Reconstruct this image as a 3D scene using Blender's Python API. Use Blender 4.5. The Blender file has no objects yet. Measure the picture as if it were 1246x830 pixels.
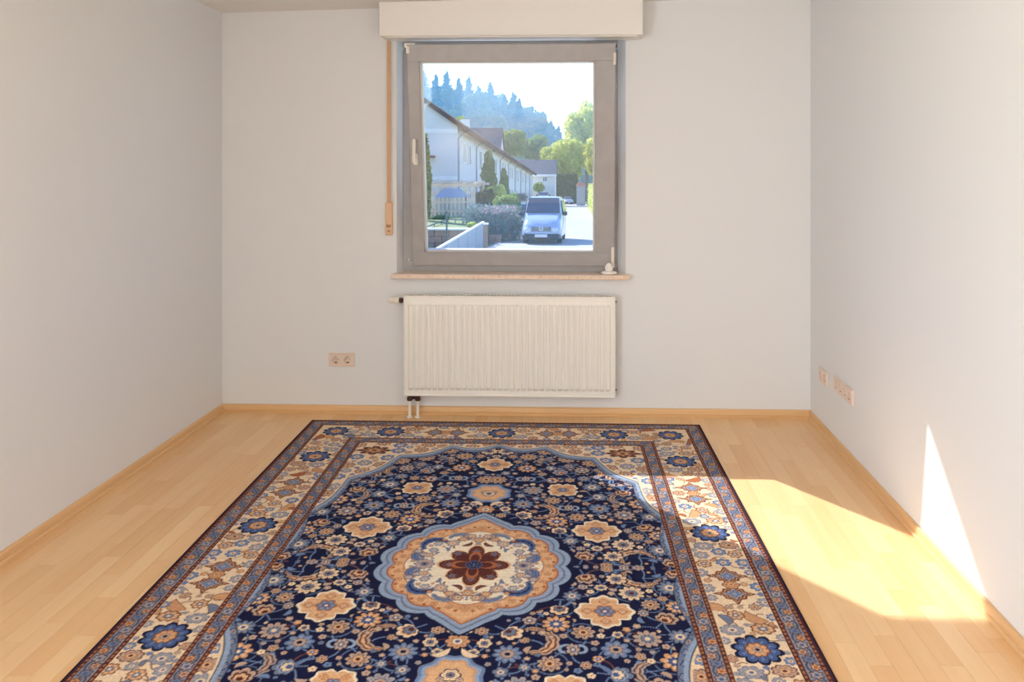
import bpy, math, random
import numpy as np
from mathutils import Vector, Matrix

scene = bpy.context.scene
COL = scene.collection
R = math.radians
PI = math.pi

# ------------------------------------------------------------------ camera
EYE = 1.5                       # eye height above the room floor
FPX = 1000.0                    # focal length in pixels of the 1246x830 frame
PX0, PY0 = 671.0, 200.0         # principal point
YAW = math.atan(0.036)
cam = bpy.data.cameras.new('camera')
cam.sensor_width = 36.0
cam.lens = 36.0 * FPX / 1246.0
cam.shift_x = (623.0 - PX0) / 1246.0
cam.shift_y = -(415.0 - PY0) / 1246.0
cam.clip_start = 0.05
cam.clip_end = 2000
camo = bpy.data.objects.new('camera', cam)
camo.location = (0, 0, EYE)
camo.rotation_euler = (R(90), 0, YAW)
COL.objects.link(camo)
scene.camera = camo


def ray(u, v):
    cx = (u - PX0) / FPX
    return Vector((cx * math.cos(YAW) - math.sin(YAW), cx * math.sin(YAW) + math.cos(YAW), -(v - PY0) / FPX))


def on_y(u, v, y):
    d = ray(u, v)
    return Vector((0, 0, EYE)) + d * (y / d.y)


def on_x(u, v, x):
    d = ray(u, v)
    return Vector((0, 0, EYE)) + d * (x / d.x)


# ------------------------------------------------------------------ world, sun, fill light, exposure
SUN_TRAVEL = Vector((0.82, -1.0, -0.95)).normalized()
world = bpy.data.worlds.new('sky')
scene.world = world
world.use_nodes = True
wn = world.node_tree
wn.nodes.clear()
w_out = wn.nodes.new('ShaderNodeOutputWorld')
w_bg = wn.nodes.new('ShaderNodeBackground')
w_sky = wn.nodes.new('ShaderNodeTexSky')
w_sky.sky_type = 'NISHITA'
w_sky.sun_disc = False
w_sky.sun_elevation = math.asin(-SUN_TRAVEL.z)
w_sky.sun_rotation = math.atan2(-SUN_TRAVEL.x, -SUN_TRAVEL.y)
w_sky.altitude = 200
w_sky.air_density = 1.0
w_sky.dust_density = 0.4
w_sky.ozone_density = 1.0
w_bg.inputs['Strength'].default_value = 0.31
w_tint = wn.nodes.new('ShaderNodeMix')      # white balance of the photograph: indoor light neutral, daylight cool
w_tint.data_type = 'RGBA'
w_tint.blend_type = 'MULTIPLY'
w_tint.inputs[0].default_value = 1.0
w_tint.inputs[7].default_value = (0.78, 0.95, 1.26, 1)
wn.links.new(w_sky.outputs[0], w_tint.inputs[6])
wn.links.new(w_tint.outputs[2], w_bg.inputs[0])
wn.links.new(w_bg.outputs[0], w_out.inputs[0])

sun = bpy.data.lights.new('sun_offscreen', 'SUN')
sun.energy = 7.5
sun.color = (1.0, 0.97, 0.92)
sun.angle = R(0.55)
suno = bpy.data.objects.new('sun_offscreen', sun)
suno.rotation_euler = SUN_TRAVEL.to_track_quat('-Z', 'Y').to_euler()
suno.location = (-20, 30, 30)
COL.objects.link(suno)

# added fill light at the assumed left window, unseen behind the camera
fill_light = bpy.data.lights.new('fill_left_offscreen', 'AREA')
fill_light.shape = 'RECTANGLE'
fill_light.size = 2.2
fill_light.size_y = 1.8
fill_light.energy = 207
fill_light.color = (0.91, 0.95, 1.0)
fill_obj = bpy.data.objects.new('fill_left_offscreen', fill_light)
fill_obj.location = (-2.34, -1.15, 1.25)
fill_obj.rotation_euler = Vector((1, 0, 0)).to_track_quat('-Z', 'Y').to_euler()
COL.objects.link(fill_obj)

scene.view_settings.view_transform = 'Standard'
scene.view_settings.look = 'None'
scene.view_settings.gamma = 1.0
scene.view_settings.use_curve_mapping = False
scene.view_settings.exposure = 0.0
scene.cycles.max_bounces = 10
scene.cycles.diffuse_bounces = 6
scene.cycles.transparent_max_bounces = 24
scene.cycles.volume_bounces = 1
scene.cycles.sample_clamp_indirect = 6.0


# ------------------------------------------------------------------ helpers
def lin(c):
    return tuple(((x / 255.0) / 12.92) if x / 255.0 <= 0.04045 else (((x / 255.0) + 0.055) / 1.055) ** 2.4 for x in c)


def mat(name, rgb, rough=0.5, metal=0.0, spec=0.5, bump=None, var=None, coat=0.0, srgb=True):
    """procedural principled material. bump=(scale, strength, dist); var=(scale, rgb2, lo, hi)"""
    m = bpy.data.materials.new(name)
    m.use_nodes = True
    nt = m.node_tree
    b = nt.nodes['Principled BSDF']
    c = lin(rgb) if srgb else rgb
    b.inputs['Base Color'].default_value = (*c, 1)
    b.inputs['Roughness'].default_value = rough
    b.inputs['Metallic'].default_value = metal
    b.inputs['Specular IOR Level'].default_value = spec
    b.inputs['Coat Weight'].default_value = coat
    geo = nt.nodes.new('ShaderNodeNewGeometry')
    if var:
        n = nt.nodes.new('ShaderNodeTexNoise')
        n.inputs['Scale'].default_value = var[0]
        n.inputs['Detail'].default_value = 5
        r = nt.nodes.new('ShaderNodeValToRGB')
        r.color_ramp.elements[0].position = var[2]
        r.color_ramp.elements[1].position = var[3]
        r.color_ramp.elements[0].color = (*c, 1)
        r.color_ramp.elements[1].color = (*(lin(var[1]) if srgb else var[1]), 1)
        nt.links.new(geo.outputs['Position'], n.inputs['Vector'])
        nt.links.new(n.outputs['Fac'], r.inputs['Fac'])
        nt.links.new(r.outputs['Color'], b.inputs['Base Color'])
    if bump:
        n = nt.nodes.new('ShaderNodeTexNoise')
        n.inputs['Scale'].default_value = bump[0]
        n.inputs['Detail'].default_value = 4
        bn = nt.nodes.new('ShaderNodeBump')
        bn.inputs['Strength'].default_value = bump[1]
        bn.inputs['Distance'].default_value = bump[2]
        nt.links.new(geo.outputs['Position'], n.inputs['Vector'])
        nt.links.new(n.outputs['Fac'], bn.inputs['Height'])
        nt.links.new(bn.outputs['Normal'], b.inputs['Normal'])
    return m


class MB:
    """collects shapes into one mesh"""

    def __init__(self):
        self.v = []
        self.f = []

    def add(self, vs, fs):
        o = len(self.v)
        self.v += [tuple(p) for p in vs]
        self.f += [tuple(i + o for i in f) for f in fs]
        return self

    def box(self, a, b, m=None):
        (x0, y0, z0), (x1, y1, z1) = a, b
        vs = [Vector(p) for p in ((x0, y0, z0), (x1, y0, z0), (x1, y1, z0), (x0, y1, z0),
                                  (x0, y0, z1), (x1, y0, z1), (x1, y1, z1), (x0, y1, z1))]
        if m:
            vs = [m @ p for p in vs]
        return self.add(vs, [(0, 3, 2, 1), (4, 5, 6, 7), (0, 1, 5, 4), (1, 2, 6, 5), (2, 3, 7, 6), (3, 0, 4, 7)])

    def cbox(self, a, b, c, m=None):
        """box with chamfered edges"""
        (x0, y0, z0), (x1, y1, z1) = a, b
        c = min(c, (x1 - x0) / 2.01, (y1 - y0) / 2.01, (z1 - z0) / 2.01)
        import itertools
        vs, idx = [], {}
        for sx, sy, sz in itertools.product((0, 1), repeat=3):
            px, py, pz = (x0, x1)[sx], (y0, y1)[sy], (z0, z1)[sz]
            ix, iy, iz = px + (c, -c)[sx], py + (c, -c)[sy], pz + (c, -c)[sz]
            for k, p in enumerate(((px, iy, iz), (ix, py, iz), (ix, iy, pz))):
                idx[(sx, sy, sz, k)] = len(vs)
                vs.append(Vector(p))
        F = []
        for ax in range(3):
            for s in (0, 1):
                o = [a for a in range(3) if a != ax]
                q = []
                for t in ((0, 0), (1, 0), (1, 1), (0, 1)):
                    key = [0, 0, 0]
                    key[ax] = s
                    key[o[0]], key[o[1]] = t
                    q.append(idx[(*key, ax)])
                F.append(q)
        for ax in range(3):                      # edges parallel to ax
            o = [a for a in range(3) if a != ax]
            for t in itertools.product((0, 1), repeat=2):
                k0, k1 = [0, 0, 0], [0, 0, 0]
                k0[o[0]], k0[o[1]] = t
                k1[o[0]], k1[o[1]] = t
                k0[ax], k1[ax] = 0, 1
                F.append([idx[(*k0, o[0])], idx[(*k1, o[0])], idx[(*k1, o[1])], idx[(*k0, o[1])]])
        for s in itertools.product((0, 1), repeat=3):
            F.append([idx[(*s, 0)], idx[(*s, 1)], idx[(*s, 2)]])
        cen = Vector(((x0 + x1) / 2, (y0 + y1) / 2, (z0 + z1) / 2))
        out = []
        for f in F:
            p = [vs[i] for i in f]
            n = (p[1] - p[0]).cross(p[2] - p[0])
            mid = sum(p, Vector()) / len(p)
            out.append(f if n.dot(mid - cen) > 0 else f[::-1])
        if m:
            vs = [m @ p for p in vs]
        return self.add(vs, out)

    def tube(self, pts, r, n=10, cap=True):
        pts = [Vector(p) for p in pts]
        rs = r if isinstance(r, (list, tuple)) else [r] * len(pts)
        rings = []
        up = None
        for i, p in enumerate(pts):
            d = (pts[min(i + 1, len(pts) - 1)] - pts[max(i - 1, 0)]).normalized()
            if up is None:
                up = Vector((0, 0, 1)) if abs(d.z) < 0.9 else Vector((1, 0, 0))
            s = d.cross(up).normalized()
            up = s.cross(d).normalized()
            rings.append([p + (s * math.cos(2 * PI * k / n) + up * math.sin(2 * PI * k / n)) * rs[i] for k in range(n)])
        return self.loft(rings, cap)

    def loft(self, rings, cap=True):
        n = len(rings[0])
        vs = [p for r in rings for p in r]
        fs = []
        for i in range(len(rings) - 1):
            for k in range(n):
                a, b = i * n + k, i * n + (k + 1) % n
                fs.append((a, b, b + n, a + n))
        if cap:
            fs.append(tuple(range(n))[::-1])
            fs.append(tuple(range((len(rings) - 1) * n, len(rings) * n)))
        return self.add(vs, fs)

    def lathe(self, prof, m, n=24):
        """prof: (r, h) turned about local z, placed with matrix m"""
        rings = [[m @ Vector((r * math.cos(2 * PI * k / n), r * math.sin(2 * PI * k / n), h)) for k in range(n)] for r, h in prof]
        return self.loft(rings, True)

    def prism(self, poly, m, h):
        """poly in local xy, extruded along local z by h"""
        n = len(poly)
        a = [m @ Vector((x, y, 0)) for x, y in poly]
        b = [m @ Vector((x, y, h)) for x, y in poly]
        return self.loft([a, b], True)

    def build(self, name, material, parent=None, smooth=False, loc=None):
        me = bpy.data.meshes.new(name)
        me.from_pydata(self.v, [], self.f)
        me.materials.append(material)
        fix_normals(me)
        if smooth:
            me.polygons.foreach_set('use_smooth', [True] * len(me.polygons))
        return link(name, me, parent, loc)


def fix_normals(me):
    import bmesh
    bm = bmesh.new()
    bm.from_mesh(me)
    bmesh.ops.recalc_face_normals(bm, faces=bm.faces)
    bm.to_mesh(me)
    bm.free()


def link(name, me, parent=None, loc=None):
    o = bpy.data.objects.new(name, me)
    COL.objects.link(o)
    if parent is not None:
        o.parent = parent
    if loc is not None:
        o.location = loc
    return o


def smooth_angle(o, deg=35):
    me = o.data
    me.polygons.foreach_set('use_smooth', [True] * len(me.polygons))
    me.set_sharp_from_angle(angle=R(deg))


def empty(name, loc=(0, 0, 0), rot=(0, 0, 0)):
    o = bpy.data.objects.new(name, None)
    o.empty_display_size = 0.1
    o.location = loc
    o.rotation_euler = rot
    COL.objects.link(o)
    return o


def tag(o, label, cat, group=None, kind=None):
    o['label'] = label
    o['category'] = cat
    if group:
        o['group'] = group
    if kind:
        o['kind'] = kind
    return o


def struct(o, label=None):
    o['kind'] = 'structure'
    if label:
        o['label'] = label
    return o


def T(x, y, z):
    return Matrix.Translation((x, y, z))


def RX(a):
    return Matrix.Rotation(a, 4, 'X')


def RY(a):
    return Matrix.Rotation(a, 4, 'Y')


def RZ(a):
    return Matrix.Rotation(a, 4, 'Z')


# ------------------------------------------------------------------ materials
M = {}
M['wall'] = mat('wall_paint', (230, 231, 233), 0.9, spec=0.2, bump=(260, 0.12, 0.002))
M['ceiling'] = mat('ceiling_paint', (236, 234, 230), 0.95, spec=0.1, bump=(120, 0.1, 0.002))
M['white'] = mat('white_lacquer', (238, 234, 226), 0.35, bump=(40, 0.03, 0.001))
M['box'] = mat('shutter_box_paint', (238, 235, 230), 0.8, spec=0.2, bump=(200, 0.08, 0.001))
M['radiator'] = mat('radiator_enamel', (244, 240, 232), 0.32, bump=(60, 0.02, 0.001))
M['frame'] = mat('grey_window_pvc', (166, 162, 162), 0.42, bump=(90, 0.04, 0.001), var=(14, (173, 170, 170), 0.35, 0.7))
M['gasket'] = mat('pale_glazing_bead', (205, 203, 200), 0.4)
M['plastic'] = mat('white_plastic', (236, 228, 216), 0.3)
M['socket'] = mat('cream_socket_plastic', (232, 212, 198), 0.35)
M['metal'] = mat('dark_brown_metal', (78, 52, 46), 0.4, metal=0.5)
M['steel'] = mat('steel', (170, 168, 165), 0.3, metal=0.9)
M['belt'] = mat('tan_belt_webbing', (214, 172, 134), 0.85, bump=(900, 0.4, 0.001))
M['winder'] = mat('beige_winder_plastic', (222, 180, 142), 0.45)
M['sill'] = mat('beige_stone_sill', (232, 208, 188), 0.3, var=(60, (216, 186, 162), 0.45, 0.75), bump=(150, 0.05, 0.001))
M['ornament'] = mat('white_ceramic', (248, 240, 234), 0.4, bump=(120, 0.1, 0.001))


def glass_material(name, tint, refl):
    m = bpy.data.materials.new(name)
    m.use_nodes = True
    nt = m.node_tree
    nt.nodes.clear()
    out = nt.nodes.new('ShaderNodeOutputMaterial')
    tr = nt.nodes.new('ShaderNodeBsdfTransparent')
    tr.inputs[0].default_value = (*tint, 1)
    gl = nt.nodes.new('ShaderNodeBsdfGlossy')
    gl.inputs['Roughness'].default_value = 0.02
    gl.inputs['Color'].default_value = (1, 1, 1, 1)
    mx = nt.nodes.new('ShaderNodeMixShader')
    mx.inputs[0].default_value = refl
    nt.links.new(tr.outputs[0], mx.inputs[1])
    nt.links.new(gl.outputs[0], mx.inputs[2])
    nt.links.new(mx.outputs[0], out.inputs[0])
    return m


M['glass'] = glass_material('window_glass', (0.97, 0.985, 0.98), 0.03)


def glare_glass(name, veil):  # milky blue veil mixed into the glass to imitate glare
    m = glass_material(name, (0.98, 0.99, 1.0), 0.03)
    nt = m.node_tree
    out = [n for n in nt.nodes if n.type == 'OUTPUT_MATERIAL'][0]
    old = out.inputs[0].links[0].from_socket
    tl = nt.nodes.new('ShaderNodeBsdfTranslucent')
    tl.inputs[0].default_value = (0.6, 0.82, 1.0, 1)
    mx = nt.nodes.new('ShaderNodeMixShader')
    mx.inputs[0].default_value = veil
    nt.links.new(old, mx.inputs[1])
    nt.links.new(tl.outputs[0], mx.inputs[2])
    nt.links.new(mx.outputs[0], out.inputs[0])
    return m


M['glare'] = glare_glass('glare_window_glass', 0.022)


def wood_material(name, c0, c1, rough, grain_axis='Y', bumps=0.03):
    """wood with fine grain along an axis, each piece in its own tone"""
    m = bpy.data.materials.new(name)
    m.use_nodes = True
    nt = m.node_tree
    L = nt.links
    b = nt.nodes['Principled BSDF']
    b.inputs['Roughness'].default_value = rough
    b.inputs['Specular IOR Level'].default_value = 0.45
    geo = nt.nodes.new('ShaderNodeNewGeometry')
    oi = nt.nodes.new('ShaderNodeObjectInfo')
    add = nt.nodes.new('ShaderNodeMath')
    add.operation = 'ADD'
    L.new(geo.outputs['Random Per Island'], add.inputs[0])
    L.new(oi.outputs['Random'], add.inputs[1])
    fr = nt.nodes.new('ShaderNodeMath')
    fr.operation = 'FRACT'
    L.new(add.outputs[0], fr.inputs[0])
    mp = nt.nodes.new('ShaderNodeMapping')
    sc = {'X': (1.2, 22, 22), 'Y': (22, 1.2, 22), 'Z': (22, 22, 1.2)}[grain_axis]
    mp.inputs['Scale'].default_value = sc
    off = nt.nodes.new('ShaderNodeCombineXYZ')
    mul = nt.nodes.new('ShaderNodeMath')
    mul.operation = 'MULTIPLY'
    mul.inputs[1].default_value = 37.0
    L.new(fr.outputs[0], mul.inputs[0])
    for i in range(3):
        L.new(mul.outputs[0], off.inputs[i])
    L.new(off.outputs[0], mp.inputs['Location'])
    L.new(geo.outputs['Position'], mp.inputs['Vector'])
    n1 = nt.nodes.new('ShaderNodeTexNoise')
    n1.inputs['Scale'].default_value = 1.0
    n1.inputs['Detail'].default_value = 6
    n1.inputs['Roughness'].default_value = 0.62
    n1.inputs['Distortion'].default_value = 0.4
    L.new(mp.outputs[0], n1.inputs['Vector'])
    # tone = 0.62*piece + 0.5*grain
    m1 = nt.nodes.new('ShaderNodeMath')
    m1.operation = 'MULTIPLY'
    m1.inputs[1].default_value = 0.5
    L.new(fr.outputs[0], m1.inputs[0])
    m2 = nt.nodes.new('ShaderNodeMath')
    m2.operation = 'MULTIPLY_ADD'
    m2.inputs[1].default_value = 0.75
    L.new(n1.outputs['Fac'], m2.inputs[0])
    L.new(m1.outputs[0], m2.inputs[2])
    rp = nt.nodes.new('ShaderNodeValToRGB')
    rp.color_ramp.elements[0].position = 0.2
    rp.color_ramp.elements[1].position = 1.1 if False else 1.0
    rp.color_ramp.elements[0].color = (*lin(c0), 1)
    rp.color_ramp.elements[1].color = (*lin(c1), 1)
    L.new(m2.outputs[0], rp.inputs[0])
    L.new(rp.outputs[0], b.inputs['Base Color'])
    bn = nt.nodes.new('ShaderNodeBump')
    bn.inputs['Strength'].default_value = bumps
    bn.inputs['Distance'].default_value = 0.001
    L.new(n1.outputs['Fac'], bn.inputs['Height'])
    L.new(bn.outputs[0], b.inputs['Normal'])
    return m


M['plank'] = wood_material('maple_parquet', (230, 180, 124), (244, 207, 158), 0.36)
M['skirt_x'] = wood_material('beech_skirting_x', (214, 168, 116), (230, 188, 138), 0.4, 'X')
M['skirt_y'] = wood_material('beech_skirting_y', (214, 168, 116), (230, 188, 138), 0.4, 'Y')
M['slab'] = mat('screed', (120, 95, 70), 0.9)

# ------------------------------------------------------------------ room shell
XL, XR = -2.175, 1.356
YB = 4.91                       # back wall
YR = -2.7                       # rear wall, behind the camera
H = 2.42
YF = 5.0                        # inner face of the window frame
YO = 5.3                        # outer wall face

# floor: slab + parquet planks
floor = MB().box((XL - 0.2, YR - 0.2, -0.16), (XR + 0.2, YO, -0.012)).build('floor', M['slab'])
struct(floor)

RUG = dict(bl=Vector((-1.566, 4.742)), br=Vector((0.677, 4.736)), fl=Vector((-1.473, 1.36)), fr=Vector((0.766, 1.355)))


def plank_mesh(mb, x0, x1, y0, y1, z0, z1):
    g = 0.0002
    c = 0.0005
    x0 += g
    x1 -= g
    y0 += g
    y1 -= g
    vs = [(x0, y0, z0), (x1, y0, z0), (x1, y1, z0), (x0, y1, z0),
          (x0, y0, z1 - c), (x1, y0, z1 - c), (x1, y1, z1 - c), (x0, y1, z1 - c),
          (x0 + c, y0 + c, z1), (x1 - c, y0 + c, z1), (x1 - c, y1 - c, z1), (x0 + c, y1 - c, z1)]
    fs = [(8, 9, 10, 11), (0, 1, 5, 4), (1, 2, 6, 5), (2, 3, 7, 6), (3, 0, 4, 7),
          (4, 5, 9, 8), (5, 6, 10, 9), (6, 7, 11, 10), (7, 4, 8, 11)]
    mb.add(vs, fs)


rng = random.Random(11)
SW = (XR - XL) / 50.0
cache = {}
rest = MB()
LENS = (0.31, 0.38, 0.44, 0.5, 0.56)
for k in range(50):
    x0 = XL + k * SW
    y = YB + 0.0
    first = True
    while y > YR:
        ln = rng.choice(LENS) * (rng.uniform(0.25, 1.0) if first else 1.0)
        if first:
            ln = round(ln / 0.04) * 0.04 + 0.04
        first = False
        y0 = max(y - ln, YR)
        ln = y - y0
        xm = x0 + SW / 2
        under = (-1.47 < x0 and x0 + SW < 0.665 and y < 4.72 and y0 > 1.4)
        if y > 2.15 and not under:
            key = round(ln, 3)
            if key not in cache:
                b = MB()
                plank_mesh(b, 0, SW, 0, ln, 0, 0.012)
                me = bpy.data.meshes.new('plank')
                me.from_pydata(b.v, [], b.f)
                me.materials.append(M['plank'])
                cache[key] = me
            link('plank', cache[key], floor, (x0, y0, -0.012))
        else:
            plank_mesh(rest, x0, x0 + SW, y0, y, -0.012, 0)
        y = y0
ro = rest.build('plank', M['plank'], floor)
ro['kind'] = 'stuff'

cz = lambda x, y: H + 0.02 * (x - XL) + 0.02 * (YB - y)     # the ceiling rises slightly away from the far left corner
b = MB().box((XL - 0.2, YR - 0.2, 0), (XR + 0.2, YO, 0.3))
b.v = [(x, y, z + cz(x, y)) for x, y, z in b.v]
ceiling = b.build('ceiling', M['ceiling'])
struct(ceiling)


def holed_wall(name, outline, sections, material):
    """wall in the XZ plane: outline (x0,x1,z0,z1), sections: list of (y, hx0, hx1, hz0, hz1) from inside to outside"""
    x0, x1, z0, z1 = outline
    b = MB()
    n = len(sections)
    for i, (y, a0, a1, c0, c1) in enumerate(sections):
        b.v += [(x0, y, z0), (x1, y, z0), (x1, y, z1), (x0, y, z1), (a0, y, c0), (a1, y, c0), (a1, y, c1), (a0, y, c1)]
    for i in (0, n - 1):
        o = i * 8
        for k in range(4):
            b.f.append((o + k, o + (k + 1) % 4, o + 4 + (k + 1) % 4, o + 4 + k))
    for i in range(n - 1):
        o, p = i * 8, i * 8 + 8
        for k in range(4):
            b.f.append((o + 4 + k, o + 4 + (k + 1) % 4, p + 4 + (k + 1) % 4, p + 4 + k))
    o, p = 0, (n - 1) * 8
    for k in range(4):
        b.f.append((o + k, o + (k + 1) % 4, p + (k + 1) % 4, p + k))
    return b.build(name, material)


# window opening positions from the photograph
RLI = on_y(482.5, 200, YB).x            # reveal edges at the wall face
RRI = on_y(761.5, 200, YB).x
FL = on_y(490.5, 200, YF).x             # outer frame
FR = on_y(751.5, 200, YF).x
FT = on_y(620, 49.5, YF).z
FB = on_y(620, 331.5, YF).z
wall_back = holed_wall('wall_back', (XL - 0.2, XR + 0.2, -0.16, H + 0.36),
                       [(YB, RLI, RRI, FB - 0.03, FT + 0.02), (YF, FL, FR, FB - 0.03, FT + 0.02),
                        (YF + 0.085, FL, FR, FB - 0.03, FT + 0.02),
                        (YF + 0.0851, FL + 0.035, FR - 0.03, FB + 0.035, FT + 0.02),
                        (YO, FL + 0.02, FR + 0.0, FB + 0.0, FT + 0.16)], M['wall'])
struct(wall_back)
wall_right = struct(MB().box((XR, YR - 0.2, -0.16), (XR + 0.2, YO - 0.02, H + 0.36)).build('wall_right', M['wall']))
wall_rear = struct(MB().box((XL - 0.2, YR - 0.2, -0.16), (XR + 0.2, YR, H + 0.36)).build('wall_rear', M['wall']))
# left wall with an assumed, unseen window added to house the fill light
b = MB()
LY0, LY1, LZ0, LZ1 = -2.3, 0.0, 0.3, 2.2
b.box((XL - 0.2, YR - 0.2, -0.16), (XL, LY0, H + 0.36))
b.box((XL - 0.2, LY1, -0.16), (XL, YO - 0.02, H + 0.36))
b.box((XL - 0.2, LY0, -0.16), (XL, LY1, LZ0))
b.box((XL - 0.2, LY0, LZ1), (XL, LY1, H + 0.36))
wall_left = struct(b.build('wall_left', M['wall']))
w2 = empty('added_window', (XL - 0.06, (LY0 + LY1) / 2, LZ0))
struct(w2, 'unseen white framed window added in the left wall for fill light')
b = MB()
hw = (LY1 - LY0) / 2
hh = LZ1 - LZ0
for a, c in (((-0.03, -hw, 0), (0.03, hw, 0.06)), ((-0.03, -hw, hh - 0.06), (0.03, hw, hh)), ((-0.03, -hw, 0), (0.03, -hw + 0.06, hh)),
             ((-0.03, hw - 0.06, 0), (0.03, hw, hh)), ((-0.03, -0.035, 0), (0.03, 0.035, hh))):
    b.box(a, c)
b.build('window_frame', M['white'], w2)
for s in (-1, 1):
    c = s * (hw / 2 - 0.01)
    MB().box((-0.006, c - hw / 2 + 0.05, 0.06), (0.006, c + hw / 2 - 0.05, hh - 0.06)).build('pane', M['glass'], w2)

# skirting boards
PROF = [(0, 0), (0.02, 0), (0.02, 0.012), (0.0175, 0.0155), (0.0135, 0.017), (0.013, 0.034), (0.0115, 0.042), (0.008, 0.047), (0.004, 0.049), (0, 0.049)]


def skirting(name, a, b_, nrm, material):
    a, b_, nrm = Vector(a), Vector(b_), Vector(nrm)
    rings = []
    for p in (a, b_):
        rings.append([p + nrm * d + Vector((0, 0, z)) for d, z in PROF])
    mb = MB().loft(rings, True)
    o = mb.build(name, material)
    smooth_angle(o, 30)
    return struct(o)


skirting('baseboard_back', (XL, YB, 0), (XR, YB, 0), (0, -1, 0), M['skirt_x'])
skirting('baseboard_left', (XL, YR, 0), (XL, YB - 0.0, 0), (1, 0, 0), M['skirt_y'])
skirting('baseboard_right', (XR, YR, 0), (XR, YB - 0.0, 0), (-1, 0, 0), M['skirt_y'])

# ------------------------------------------------------------------ the window
win = empty('window_1', ((FL + FR) / 2, YF, FB))
struct(win, 'grey framed window tilted inward at the top, street outside')
WX = (FL + FR) / 2
fw = (FR - FL) / 2
fh = FT - FB
FRW = 0.062


def wpart(mb, name, m, parent, smooth=None):
    o = mb.build(name, m, parent)
    if smooth:
        smooth_angle(o, smooth)
    return o


b = MB()
b.cbox((-fw, 0, 0), (fw, 0.08, 0.064), 0.003)
b.cbox((-fw, 0, fh - 0.034), (fw, 0.08, fh), 0.003)
b.cbox((-fw, 0, 0.06), (-fw + FRW, 0.08, fh - 0.06), 0.003)
b.cbox((fw - 0.145, 0, 0.06), (fw, 0.08, fh - 0.06), 0.003)  # jamb widened behind the sash to block sun past its edge
wpart(b, 'window_frame', M['frame'], win)
# drain cap / catch on the frame, lower left
b = MB()
b.lathe([(0.009, 0), (0.009, 0.004), (0.006, 0.007)], T(-fw + 0.036, 0, 0.075) @ RX(R(90)), 14)
wpart(b, 'frame_cap', M['steel'], win)

# sash, hinged at the bottom, top leaning into the room
SB = on_y(620, 323.0, YF - 0.012)
TILT = R(8.3)
sL = on_y(503, 300, YF - 0.012).x - WX
sR = on_y(747.5, 300, YF - 0.012).x - WX
sash = None
SH = 1.335
b = MB()
st_l, st_r, rt, rb = 0.074, 0.118, 0.103, 0.084
D0, D1 = -0.016, 0.058
b.cbox((sL, D0, 0), (sR, D1, rb), 0.004)
b.cbox((sL, D0, SH - rt), (sR, D1, SH), 0.004)
b.cbox((sL, D0, rb - 0.004), (sL + st_l, D1, SH - rt + 0.004), 0.004)
b.cbox((sR - st_r, D0, rb - 0.004), (sR, D1, SH - rt + 0.004), 0.004)
sash = wpart(b, 'sash', M['frame'], win)
sash.location = (0, -0.012, SB.z - FB)
sash.rotation_euler = (TILT, 0, 0)
gl, gr, gb, gt = sL + st_l, sR - st_r, rb, SH - rt
b = MB()
e = 0.012
for a, c in (((gl, 0.0, gb), (gr, 0.045, gb + e)), ((gl, 0.0, gt - e), (gr, 0.045, gt)),
             ((gl, 0.0, gb), (gl + e, 0.045, gt)), ((gr - e, 0.0, gb), (gr, 0.045, gt))):
    b.box(a, c)
wpart(b, 'glazing_bead', M['gasket'], sash)
b = MB().box((gl + 0.004, 0.018, gb + 0.004), (gr - 0.004, 0.022, gt - 0.004))
wpart(b, 'pane', M['glare'], sash)
# handle
b = MB()
hx, hz = sL + 0.036, 0.655
b.cbox((hx - 0.014, D0 - 0.01, hz - 0.035), (hx + 0.014, D0 + 0.002, hz + 0.035), 0.005)
b.tube([(hx, D0, hz), (hx, D0 - 0.03, hz), (hx, D0 - 0.046, hz + 0.004)], 0.009, 12)
b.tube([(hx, D0 - 0.044, hz - 0.012), (hx, D0 - 0.05, hz + 0.02), (hx + 0.001, D0 - 0.05, hz + 0.06), (hx + 0.002, D0 - 0.046, hz + 0.105),
        (hx + 0.002, D0 - 0.04, hz + 0.125)], [0.012, 0.011, 0.0095, 0.0105, 0.008], 14)
h = wpart(b, 'handle', M['plastic'], sash, 40)
h['label'] = 'white lever handle'
# hinge covers on the right stile
b = MB()
hinge_x = sR + 0.006
b.lathe([(0.0, 0), (0.009, 0.001), (0.0105, 0.006), (0.0105, 0.105), (0.008, 0.112), (0, 0.113)], T(hinge_x - 0.018, D0 - 0.012, 0.012), 16)
b.lathe([(0.0, 0), (0.0125, 0.001), (0.0125, 0.02), (0, 0.021)], T(hinge_x - 0.018, D0 - 0.012, 0.0), 16)
wpart(b, 'hinge_cover', M['plastic'], sash, 40)
b = MB()
b.lathe([(0.0, 0), (0.0075, 0.001), (0.0085, 0.004), (0.0085, 0.068), (0, 0.072)], T(hinge_x - 0.012, D0 - 0.008, SH - 0.125), 16)
wpart(b, 'hinge_cover', M['plastic'], sash, 40)
# scissor stay at the top left corner
b = MB()
b.cbox((sL + 0.0, D0 - 0.006, SH - 0.055), (sL + 0.018, D0 + 0.02, SH - 0.012), 0.003)
b.cbox((sL - 0.012, D0 + 0.002, SH - 0.02), (sL + 0.05, D0 + 0.03, SH - 0.006 + 0.012), 0.003)
wpart(b, 'stay_bracket', M['plastic'], sash)
b = MB()
b.tube([(-fw + 0.05, 0.02, fh - 0.058), (-fw + 0.3, -0.17, fh - 0.075)], 0.005, 8)
wpart(b, 'stay_arm', M['steel'], win)
# unseen roller shutter slats outside, added to cut off the top of the sunlight
b = MB()
for k in range(2):
    z = 2.30 + k * 0.05 - FB
    b.cbox((-fw + 0.03, 0.135, z), (fw - 0.01, 0.15, z + 0.048), 0.006)
wpart(b, 'sun_trim_slat', M['white'], win)
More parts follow.
